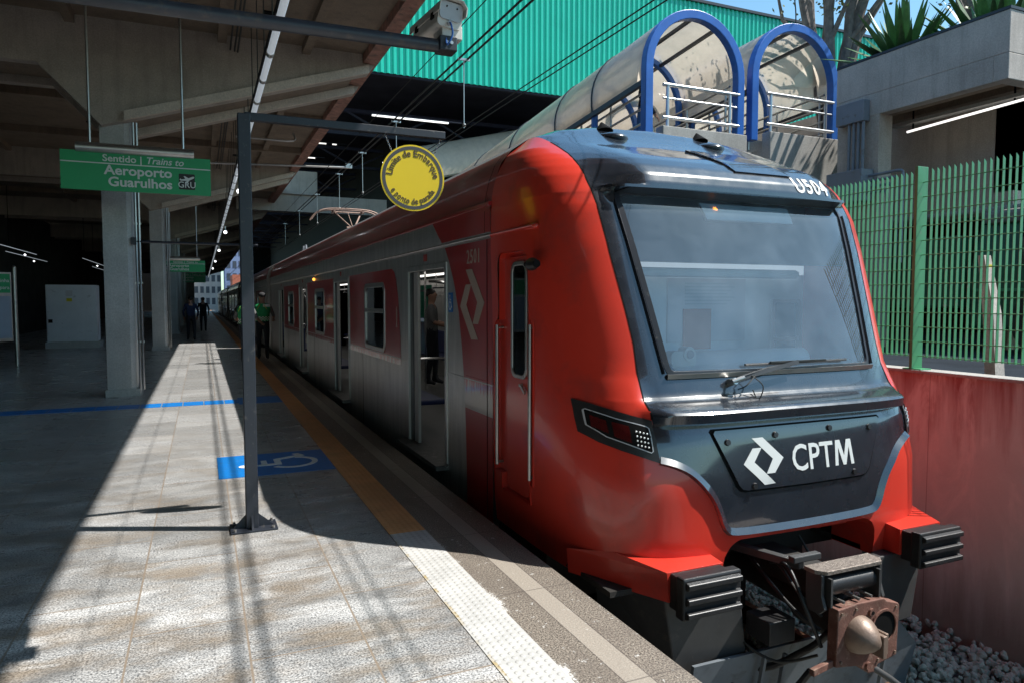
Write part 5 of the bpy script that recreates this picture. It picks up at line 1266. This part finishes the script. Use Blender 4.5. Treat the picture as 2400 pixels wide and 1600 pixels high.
# ------------------------------------------------------------------ covered ramps with blue arches
def arch_pts(xc, y, zs, r, zb, n=22):
    return [(xc - r, y, zb)] + [(xc - r * math.cos(math.pi * i / n), y, zs + r * math.sin(math.pi * i / n)) for i in range(n + 1)] + [(xc + r, y, zb)]
def covered_ramp(name, xc, y0, zb, r, hs, length, slope, label, posts):
    t = thing(name, (xc, y0, zb - .6), label, 'covered ramp', 'covered ramps with blue arches')
    zs = zb + hs
    dz = lambda y: -(y - y0) * slope
    for i, q in enumerate([0, 1.7, 3.2, 5.6, 8.2, 11.0]):
        if q > length: continue
        y = y0 + q; b_ = dz(y); wd, dp = (.15, .15) if i == 0 else (.10, .10)
        pts = [(x, yy, z + b_) for x, yy, z in arch_pts(xc, y, zs, r - .07, zb - (.2 if i == 0 else .05))]
        mb = MB()
        rings = []
        for k, p in enumerate(pts):
            p = Vector(p); a = Vector(pts[max(0, k - 1)]); c = Vector(pts[min(len(pts) - 1, k + 1)]); d = (c - a).normalized(); nn = Vector((0, 1, 0)).cross(d).normalized()
            rings.append([p + nn * (wd / 2 * i_) + Vector((0, dp / 2 * j_, 0)) for i_, j_ in ((-1, -1), (1, -1), (1, 1), (-1, 1))])
        mb.loft(rings); mb.build('arch', 'bluearch', t, bev=.012)
    n = 24; A0 = -14
    def skin(y, rr): return [(xc - rr * math.cos(R(A0 + (180 - 2 * A0) * k / n)), y, zs + dz(y) + rr * math.sin(R(A0 + (180 - 2 * A0) * k / n))) for k in range(n + 1)]
    ys = [y0 + .02 + (length - .02) * k / 8 for k in range(9)]
    mb = MB(); mb.loft([skin(y, r) for y in ys], closed=False); mb.build('vault_glazing', 'polyc', t, smooth=True)
    mb = MB()
    for q in (1.7, 3.2, 5.6, 8.2): 
        if q < length: mb.tube(skin(y0 + q, r + .006), .014, 6)
    mb.build('glazing_joint', 'greysteel', t, smooth=True)
    mb = MB()
    for a in (60, 90, 120):
        f = lambda y: (xc - (r - .08) * math.cos(R(a)), y, zs + dz(y) + (r - .08) * math.sin(R(a)))
        mb.bar(f(y0), f(y0 + length), .06, .05)
    mb.split('purlin', 'greysteel', t)
    mb = MB()
    for sg in (-1, 1):
        f = lambda y: (xc + sg * r * math.cos(R(A0)), y, zs + dz(y) - r * math.sin(R(-A0)))
        mb.bar(f(y0), f(y0 + length), .07, .09)
    mb.split('eaves_rail', 'greysteel', t)
    mb = MB()
    for sg in (-1, 1):
        for h in (.95, .7, .45, .2):
            mb.tube([(xc + sg * (r - .18), y0 + .1, zb + dz(y0 + .1) + h - .1), (xc + sg * (r - .18), y0 + length, zb + dz(y0 + length) + h - .1)], .022, 8)
        for k in range(int(length / 1.1)):
            y = y0 + .2 + k * 1.1; mb.tube([(xc + sg * (r - .18), y, zb + dz(y) - .3), (xc + sg * (r - .18), y, zb + dz(y) + .87)], .022, 8)
    mb.build('handrail', 'alu', t, smooth=True)
    mb = MB()
    for h, rr in ((.66, .032), (.44, .018), (.12, .032)): mb.tube([(xc - r + .36, y0 - .05, zb + h), (xc + r - .1, y0 - .05, zb + h)], rr, 10)
    for x in (xc - r + .45, xc + r - .3): mb.tube([(x, y0 - .05, zb - .1), (x, y0 - .05, zb + .66)], .028, 8)
    mb.build('barrier_rail', 'railwhite', t, smooth=True)
    mb = MB(); mb.prism([(y0 + .2, zb - .12), (y0 + length, zb + dz(y0 + length) - .12), (y0 + length, zb + dz(y0 + length) - .5), (y0 + .2, zb - .6)], lambda a, b_, c: (c, a, b_), xc - r + .12, xc + r - .12); mb.build('ramp_deck', 'conc_l', t)
    return t
M['railwhite'] = P('white_metal_rail', (.55, .55, .55), .3, .6, var=.05)  # plain white metal for the barrier rails
covered_ramp('covered_ramp', 7.79, 10.0, 4.55, 1.03, .93, 16.0, .085, 'nearer smoky barrel vault ramp with blue arches, left of its twin, above the train roof', 5)
covered_ramp('covered_ramp', 10.04, 10.0, 4.66, 1.04, .93, 6.0, .05, 'right hand barrel vault ramp with a blue arch, next to the concrete deck', 3)
lt = thing('vault_junction', (8.9, 12.5, 4.5), 'smoky curved glazing branch joining the two covered ramps', 'covered ramp')
mb = MB(); mb.loft([[(x, 13.4 - 1.0 * math.cos(R(a)), 5.45 + 1.0 * math.sin(R(a))) for a in range(-10, 191, 10)] for x in (8.85, 9.0)], closed=False); mb.build('vault_glazing', 'polyc2', lt, smooth=True)
mb = MB(); pts = [(8.92, 13.4 - .95 * math.cos(R(a)), 5.45 + .95 * math.sin(R(a))) for a in range(0, 181, 10)]; mb.tube([(8.92, 12.45, 4.4)] + pts + [(8.92, 14.35, 4.4)], .06, 8); mb.build('arch', 'bluearch', lt, smooth=True)
fb = thing('rear_walkway', (9, 28.6, 5), 'dim smoky vault walkway crossing the tracks in the shade behind the first ramp', 'footbridge')
mb = MB(); mb.loft([[(x, 28.6 - 1.25 * math.cos(R(a)), 6.75 + (x - 8.4) * .25 + 1.2 * math.sin(R(a))) for a in range(-14, 195, 10)] for x in (8.2, 9.6, 11.6, 14.6)], closed=False); mb.build('vault_glazing', 'polyc', fb, smooth=True)
mb = MB(); mb.prism([(7.6, 6.1), (14, 7.7), (14, 7.4), (7.6, 5.8)], lambda a, b_, c: (a, c, b_), 27.7, 29.5); mb.build('walkway_deck', 'conc', fb)
for i, (x0, x1, zt, lab) in enumerate(((6.98, 8.74, 4.66, 'pale concrete parapet block under the left blue arch, behind the train roof'), (9.26, 11.06, 4.78, 'pale concrete parapet block under the right blue arch, half in shadow'))):
    t = thing('ramp_parapet', ((x0 + x1) / 2, 10, .86), lab, 'parapet', 'parapet blocks of the ramps')
    mb = MB(); mb.box(x0, x1, 9.75, 9.95, 1.0, zt - .18); mb.box(x0, x1, 9.95, 11.0, 3.6, zt - .45); mb.build('block', 'conc_l', t, bev=.012)
# person walking up inside the left ramp comes later
# ------------------------------------------------------------------ turquoise hall building over the tracks
gh = thing('turquoise_hall', (18, 26.5, 0), 'large hall with turquoise corrugated cladding spanning the tracks, dark and open below', 'building')
m = MB(); x = 2.0; pts = []
while x < 46:
    pts += [(x, 26.5), (x + .085, 26.5), (x + .125, 26.44), (x + .205, 26.44)]; x += .245
vs = [(a, b_, z) for z in (10.08, 14.98) for a, b_ in pts]; n = len(pts)
m.add(vs, [(i, i + 1, n + i + 1, n + i) for i in range(n - 1)]); m.build('cladding', 'greenclad', gh, fix=False)
m = MB(); m.box(2, 46, 26.36, 26.62, 14.98, 15.10); m.build('ridge_flashing', 'greysteel', gh)
m = MB(); m.box(2, 46, 26.52, 118, 10.6, 10.8); m.box(2, 46, 26.52, 26.7, 10.0, 10.6); m.build('hall_roof', 'hall', gh)
m = MB()
for y in range(32, 112, 8):
    m.bar((2, y, 10.0), (46, y, 10.0), .2, .16); m.bar((2, y, 9.0), (46, y, 9.0), .16, .14)
    for k in range(22): m.bar((2 + 2 * k, y, 9.0 if k % 2 else 10), (4 + 2 * k, y, 10.0 if k % 2 else 9), .09, .09)
m.build('roof_truss', 'hallblue', gh)
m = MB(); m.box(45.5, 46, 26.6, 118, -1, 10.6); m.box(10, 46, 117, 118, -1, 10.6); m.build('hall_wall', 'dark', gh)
cbm = thing('concrete_cross_beam', (5, 34, 0), 'grey stained concrete portal spanning the tracks inside the dark hall', 'beam')
m = MB(); m.box(1.5, 4.98, 33.6, 34.6, 6.43, 7.48); m.box(1.5, 8.25, 33.8, 34.4, 5.66, 6.425); m.build('beam', 'conc_g', cbm)
m = MB(); m.box(8.3, 9.0, 33.8, 34.4, -1.3, 6.0); m.build('pier', 'conc_d', cbm)
for i, (x0, x1, y, z, lab) in enumerate(((5.6, 8.4, 24.9, 8.05, 'lit lamp strip nearest under the hall roof, above the round yellow sign'), (3.4, 6.3, 36, 9.3, 'broken lit lamp strip left of the yellow sign in the hall'), (3.4, 5.4, 37, 8.75, 'short lit lamp strip below the broken one in the hall'), (8.6, 11.0, 36, 8.6, 'lit lamp strip just above the top of the round yellow sign'))):
    t = thing('hall_lamp_strip', (x0, y, z), lab, 'lamp', 'lamp strips under the hall roof')
    m = MB(); m.box(x0, x1 if i != 1 else x0 + .8, y, y + .06, z, z + .05)
    if i == 1: m.box(x0 + 1.1, x1 - .5, y, y + .06, z, z + .05); m.box(x1 - .2, x1, y, y + .06, z, z + .05)
    m.build('tube', 'lamp_w', t)
    m = MB(); m.box(x0, x1 + .5, y, y + .1, z + .052, z + .09); m.build('carrier', 'hall', t)
ar = thing('catenary_arm', (1.0, 18.2, 4.85), 'thin horizontal steel arm holding the overhead wires, left of the yellow sign', 'arm')
m = MB(); m.tube([(-.6, 18.2, 4.80), (3.55, 18.2, 4.97)], .025, 8); m.build('arm_tube', 'alu', ar, smooth=True)
m = MB(); m.box(3.4, 3.56, 18.17, 18.23, 4.95, 5.06); m.build('clamp', 'alu', ar)
# overhead lines
def line(name, p0, p1, r, label, sag=0.):
    p0, p1 = Vector(p0), Vector(p1); t = []
    for k in range(25):
        a = k / 24; q = p0.lerp(p1, a); q.z -= sag * 4 * a * (1 - a); t.append(q)
    m = MB(); m.tube(t, r, 6); return tag(m.build(name, 'cable', smooth=True), label, 'overhead wire', 'overhead line wires')
for dx, a in ((-.06, 'left'), (.06, 'right')):
    line('messenger_wire', (3.47 + dx, -12, 5.03), (3.47 + dx, 118, 5.03), .015, '%s one of the two upper overhead wires over the train' % a)
    line('contact_wire', (3.47 + dx * .8, -12, 4.055), (3.47 + dx * .8, 118, 4.055), .0065, '%s one of the two lower contact wires over the train' % a)
line('stay_wire', (1.9, -2, 3.75), (1.9, 60, 3.75), .004, 'thin stay wire running beside the canopy edge')
for i, y in enumerate((9.6, 13.4, 16.5, 19.5, 23.5, 28, 33)):
    t = thing('wire_dropper', (3.47, y, 4.05), ['dropper nearest the camera, over the ramp vault', 'dropper hanging above the round yellow sign', 'dropper just left of the round yellow sign', 'dropper over the pantograph', 'dropper past the pantograph', 'dropper deep in the hall', 'farthest visible dropper in the hall'][i] + ', thin wire between the overhead lines', 'wire', 'droppers of the overhead line')
    m = MB(); m.tube([(3.47, y, 4.06), (3.47, y, 5.03)], .008, 5); m.build('rod', 'alu', t)
    m = MB(); m.sph((3.47, y, 4.1), .03, nu=8, nv=6); m.box(3.38, 3.56, y - .01, y + .01, 5.0, 5.03); m.split('clamp', 'alu', t)
wl = thing('lightning_rod', (10.1, 10.0, 6.6), 'thin dark rod standing on top of the right blue arch', 'rod')
m = MB(); m.tube(smoothpoly([(10.05, 10, 6.62), (10.04, 10, 6.9), (9.98, 10, 7.3), (9.98, 10, 7.9)], 4), .012, 6); m.build('rod', 'cable', wl, smooth=True)
# ------------------------------------------------------------------ agaves and tree on the deck
def agave(c, s_, n, seed, label):
    r_ = random.Random(seed); t = thing('agave', c, label, 'plant', 'spiky plants on the deck')
    m = MB(); c = Vector(c)
    for k in range(n):
        az = k * 2.399 + r_.uniform(-.2, .2); el = R(88 - 66 * (k / n) ** .8 + r_.uniform(-6, 6)); L_ = s_ * r_.uniform(.8, 1.1)
        d = Vector((math.cos(az) * math.cos(el), math.sin(az) * math.cos(el), math.sin(el))); sd = Vector((-math.sin(az), math.cos(az), 0)); up = d.cross(sd) * -1
        rings = []
        for q in range(8):
            a = q / 7; p = c + d * (L_ * a) - Vector((0, 0, 1)) * (.10 * L_ * a * a * math.cos(el)); wd = .062 * s_ * (math.sin(min(1, a * 1.6 + .25) * math.pi * .5) * (1 - a ** 2.2) + .012)
            rings.append([p - sd * wd + up * wd * .35, p - up * wd * .25, p + sd * wd + up * wd * .35, p + up * wd * .1])
        m.loft(rings)
    m.build('leaf_rosette', 'leaf', t, smooth=True); return t
agave((11.0, 8.55, 5.5), 1.3, 60, 1, 'left spiky green plant on the concrete deck, next to the bare trunks')
agave((11.9, 7.6, 5.5), 1.5, 64, 2, 'larger spiky green plant nearer the deck corner, cut by the top of the picture')
def trunks(c, label, n, h, spread, seed, fl):
    r_ = random.Random(seed); t = thing('bare_tree', c, label, 'tree'); c = Vector(c); tips = []
    m = MB()
    for k in range(n):
        a = 2 * math.pi * k / n + r_.uniform(-.4, .4); p = c + Vector((math.cos(a) * .12, math.sin(a) * .12, 0)); pts = [p]
        lean = Vector((math.cos(a), math.sin(a), 0)) * spread * r_.uniform(.4, 1.2)
        for q in range(1, 8): pts.append(p + lean * (q / 7) ** 1.3 + Vector((r_.uniform(-.05, .05), r_.uniform(-.05, .05), h * q / 7)))
        r0 = r_.uniform(.07, .14); m.tube(smoothpoly(pts, 2), [r0 * (1 - .5 * i / 14) for i in range(15)], 8)
        for q in range(2): tips.append(Vector(pts[-1 - q * 2]))
        s0 = Vector(pts[3]); m.tube([s0, s0 + lean * .5 + Vector((r_.uniform(-.3, .3), r_.uniform(-.3, .3), .7)), s0 + lean + Vector((r_.uniform(-.5, .5), 0, 1.5))], [r0 * .5, r0 * .35, r0 * .15], 6)
        tips.append(s0 + lean + Vector((0, 0, 1.4)))
    m.build('trunk', 'bark', t, smooth=True)
    m = MB()
    for tp in tips:
        for k in range(fl):
            q = tp + Vector((r_.gauss(0, .32), r_.gauss(0, .32), r_.gauss(0, .3))); a = Vector((r_.gauss(0, 1), r_.gauss(0, 1), r_.gauss(-.6, .6))).normalized(); b_ = a.cross(Vector((r_.gauss(0, 1), r_.gauss(0, 1), r_.gauss(0, 1)))).normalized()
            l_ = r_.uniform(.05, .12); m.add([q, q + a * l_ * .5 + b_ * l_ * .3, q + a * l_, q + a * l_ * .5 - b_ * l_ * .3], [(0, 1, 2, 3)])
    m.build('crown', 'leaf2', t, fix=False); return t
trunks((11.4, 10.4, 5.0), 'tree with several grey trunks rising behind the right blue arch', 7, 3.6, .75, 5, 26)
trunks((13.0, 8.3, 5.3), 'thin grey trunk behind the larger spiky plant at the upper right', 3, 2.2, .4, 9, 20)
# far buildings seen through the far mouth of the hall
for i, (x0, x1, y, h, m_, lab) in enumerate(((-2, 4.5, 190, 26, 'bld_w', 'pale tower beyond the end of the platform'), (5, 9, 175, 15, 'bld_b', 'blue building beyond the end of the tracks'), (9.5, 18, 185, 34, 'bld_w', 'pale tower with many windows beyond the tracks'), (6, 14, 160, 7, 'brick', 'low building with a red roof beyond the tracks'), (-14, -3, 185, 12, 'bld_w', 'low pale building beyond the platform end'))):
    t = thing('far_building', ((x0 + x1) / 2, y, -1.3), lab, 'building', 'buildings beyond the hall')
    m = MB(); m.box(x0, x1, y, y + 12, -1.3, h); m.build('wall', m_, t)
    m = MB()
    for a in range(min(5, int((x1 - x0) / 1.3))):
        for c in range(min(7, int(h / 2.8))): m.box(x0 + .4 + a * 1.3, x0 + 1.2 + a * 1.3, y - .05, y - .01, .6 + c * 2.8, 2.2 + c * 2.8)
    m.split('window', 'bld_win', t)
# ------------------------------------------------------------------ people
def person(loc, heading, label, top='shirt', legs='navy', sleeve='short', vest=False, cap=False, hair=True, arms=((-.05, .05), (-.05, .05)), elbow=.25, stride=.05, scale=1., lean=0., group=None):
    t = thing('person', loc, label, 'person', group)
    V, Rr, Ed, Mt = [], [], [], []
    def v(p, r): V.append(Vector(p)); Rr.append(r if isinstance(r, tuple) else (r, r)); return len(V) - 1
    def e(a, b_, m): Ed.append((a, b_)); Mt.append(m)
    pel = v((0, 0, .96), (.155, .115)); sp = v((0, -.01 - lean * .3, 1.16), (.145, .105)); ch = v((0, -lean * .8, 1.36), (.175, .12)); nk = v((0, .01 - lean, 1.50), .058)
    hb = v((0, -.015 - lean, 1.58), (.066, .075)); hd = v((0, -.012 - lean, 1.67), (.078, .098)); tp = v((0, .005 - lean, 1.745), (.055, .07))
    e(pel, sp, top); e(sp, ch, top); e(ch, nk, 'skin'); e(nk, hb, 'skin'); e(hb, hd, 'skin'); e(hd, tp, 'skin')
    ns = v((0, -.112 - lean, 1.655), .012); e(hd, ns, 'skin')
    for s_ in (-1, 1):
        er = v((s_ * .082, .01 - lean, 1.66), .014); e(hd, er, 'skin')
        fw, out = arms[0 if s_ < 0 else 1]
        sh = v((s_ * .185, -lean * .8, 1.43), .062); el = v((s_ * (.23 + out), -fw * .5 - lean * .6, 1.16), .046); wr = v((s_ * (.22 + out * .6), -fw - elbow * .6 - lean * .6, 1.16 - .25 * (1 - elbow)), .03)
        e(ch, sh, top); e(sh, el, top); e(el, wr, 'skin' if sleeve == 'short' else top)
        d = (V[wr] - V[el]).normalized(); pm = v(V[wr] + d * .06, (.036, .022)); pe = v(V[wr] + d * .10, (.036, .02)); e(wr, pm, 'skin'); e(pm, pe, 'skin')
        sd = d.cross(Vector((0, 0, 1)));  sd = sd.normalized() if sd.length > .1 else Vector((0, 1, 0))
        for k, ln in enumerate((.07, .08, .075, .055)):
            o_ = sd * (.024 - .016 * k); f1 = v(V[pe] + o_ + d * ln * .5, .0088); f2 = v(V[pe] + o_ * 1.1 + d * ln + Vector((0, .012, -.012)), .0075); e(pe, f1, 'skin'); e(f1, f2, 'skin')
        th = v(V[pm] + sd * .045 + d * .02, .0105); t2 = v(V[pm] + sd * .055 + d * .055, .009); e(pm, th, 'skin'); e(th, t2, 'skin')
        hp = v((s_ * .095, 0, .88), (.10, .10)); kn = v((s_ * .105, -.03 - s_ * stride * .5, .50), .066); an = v((s_ * .105, .02 - s_ * stride, .09), .045)
        he = v((s_ * .105, .055 - s_ * stride, .045), .038); to = v((s_ * .12, -.15 - s_ * stride, .035), .034)
        e(pel, hp, legs); e(hp, kn, legs); e(kn, an, legs); e(an, he, 'navy'); e(an, to, 'navy')
    me = bpy.data.meshes.new('body'); me.from_pydata([tuple(p) for p in V], Ed, [])
    o = bpy.data.objects.new('body', me); COL.objects.link(o)
    sk = o.modifiers.new('skin', 'SKIN'); ss = o.modifiers.new('sub', 'SUBSURF'); ss.levels = 2; ss.render_levels = 2
    for i, sv in enumerate(me.skin_vertices[0].data): sv.radius = Rr[i]; sv.use_root = (i == 0)
    dg = bpy.context.evaluated_depsgraph_get(); dg.update()
    m2 = bpy.data.meshes.new_from_object(o.evaluated_get(dg)); bpy.data.objects.remove(o)
    ms = sorted(set(Mt)); m2.materials.clear()
    for q in ms: m2.materials.append(M[q])
    for p in m2.polygons:
        c = p.center; bd = 1e9; bm_ = 0
        for (a, b_), q in zip(Ed, Mt):
            A_, B_ = V[a], V[b_]; ab = B_ - A_; tt = max(0, min(1, (c - A_).dot(ab) / max(1e-9, ab.length_squared))); dd = (c - A_ - ab * tt).length
            if dd < bd: bd = dd; bm_ = ms.index(q)
        if ms[bm_] == top and c.z < 1.0 and abs(c.x) < .17 and legs in ms: bm_ = ms.index(legs)
        p.material_index = bm_; p.use_smooth = True
    b = bpy.data.objects.new('body', m2); COL.objects.link(b); b.parent = t
    def child(mb, name, m, par=b): 
        q = mb.build(name, m, None, smooth=True); q.parent = par; return q
    if vest:
        mb = MB(); rg = []
        for z, a, c in ((1.02, .185, .14), (1.12, .18, .138), (1.25, .195, .148), (1.36, .215, .152), (1.44, .20, .13), (1.485, .13, .09)):
            rg.append([(a * math.cos(q) , c * math.sin(q) - lean * (z - 1) * 1.8, z) for q in [2 * math.pi * k / 28 for k in range(28)]])
        mb.loft(rg, cap=False); vs = child(mb, 'vest', 'vest')
        mb = MB()
        for r0 in range(4):
            for k in range(28):
                if (r0 + k) % 2 == 0:
                    a0, a1 = 2 * math.pi * k / 28, 2 * math.pi * (k + 1) / 28; z0_, z1_ = 1.03 + .028 * r0, 1.058 + .028 * r0
                    mb.add([(.191 * math.cos(a0), .146 * math.sin(a0), z0_), (.191 * math.cos(a1), .146 * math.sin(a1), z0_), (.191 * math.cos(a1), .146 * math.sin(a1), z1_), (.191 * math.cos(a0), .146 * math.sin(a0), z1_)], [(0, 1, 2, 3)])
        child(mb, 'checker_band', 'vestw', vs)
        mb = MB()
        for s_ in (-1, 1):
            pts = [(s_ * (.05 + .03 * k), .152 - .012 * k * 0 + (-.006 * k * k), 1.455 - .05 * k) for k in range(5)]; mb.tube(pts, .007, 5)
        child(mb, 'piping', 'vesty', vs)
        mb = MB()
        for z0_, z1_, a, c in ((1.40, 1.47, .212, .148),):
            mb.loft([[(a * .96 * math.cos(q), c * .93 * math.sin(q), z1_) for q in [math.pi * (.55 + .45 * k / 8) for k in range(9)]], [(a * math.cos(q), c * math.sin(q) + .004, z0_) for q in [math.pi * (.55 + .45 * k / 8) for k in range(9)]]], closed=False)
        child(mb, 'white_shoulder', 'vestw', vs)
    if cap:
        mb = MB(); mb.sph((0, .0 - lean, 1.715), .095, .115, .075, 16, 10); mb.prism([(-.07, -.10), (.07, -.10), (.05, -.185), (-.05, -.185)], lambda a, b2, c: (a, b2 - lean, c), 1.715, 1.725); child(mb, 'cap', 'cap')
    elif hair:
        mb = MB(); mb.sph((0, .022 - lean, 1.70), .09, .105, .085, 16, 10); child(mb, 'hair', 'hair')
    mb = MB()
    for s_ in (-1, 1): mb.sph((s_ * .03, -.098 - lean, 1.675), .011, .008, .008, 8, 6)
    child(mb, 'eye', 'blk'); mb = MB(); mb.box(-.022, .022, -.094 - lean, -.088 - lean, 1.612, 1.62); child(mb, 'mouth', 'redlens')
    t.rotation_euler = (0, 0, heading); t.scale = (scale,) * 3
    return t
person((1.52, 20.6, 0), R(172), 'guard in a green vest and grey cap, right of the steel post, seen from behind', vest=True, cap=True, arms=((.12, .05), (.12, .04)), elbow=.55, group='station guards', scale=1.03)
person((1.02, 19.4, 0), R(150), 'guard in a green and white vest left of the steel post, mostly hidden behind it', vest=True, cap=True, arms=((.05, .06), (.08, .08)), elbow=.5, group='station guards', scale=1.0)
person((-.42, 31.5, 0), R(185), 'person in dark blue clothes walking in the dark part of the platform', top='dimblue', legs='navy', sleeve='long', stride=.15)
person((.05, 40.0, 0), R(178), 'second dark figure farther along the platform', top='navy', legs='navy', sleeve='long', stride=.1)
person((3.9, 12.6, .055), R(60), 'passenger with bare arms standing inside the nearest open train door', top='shirt', legs='navy', arms=((.2, .05), (.05, .05)), elbow=.6)
person((7.28, 10.75, 4.0), R(40), 'person in blue jeans coming through the left blue arch of the ramp', top='navy', legs='jeans', sleeve='long', stride=.14, lean=.06)
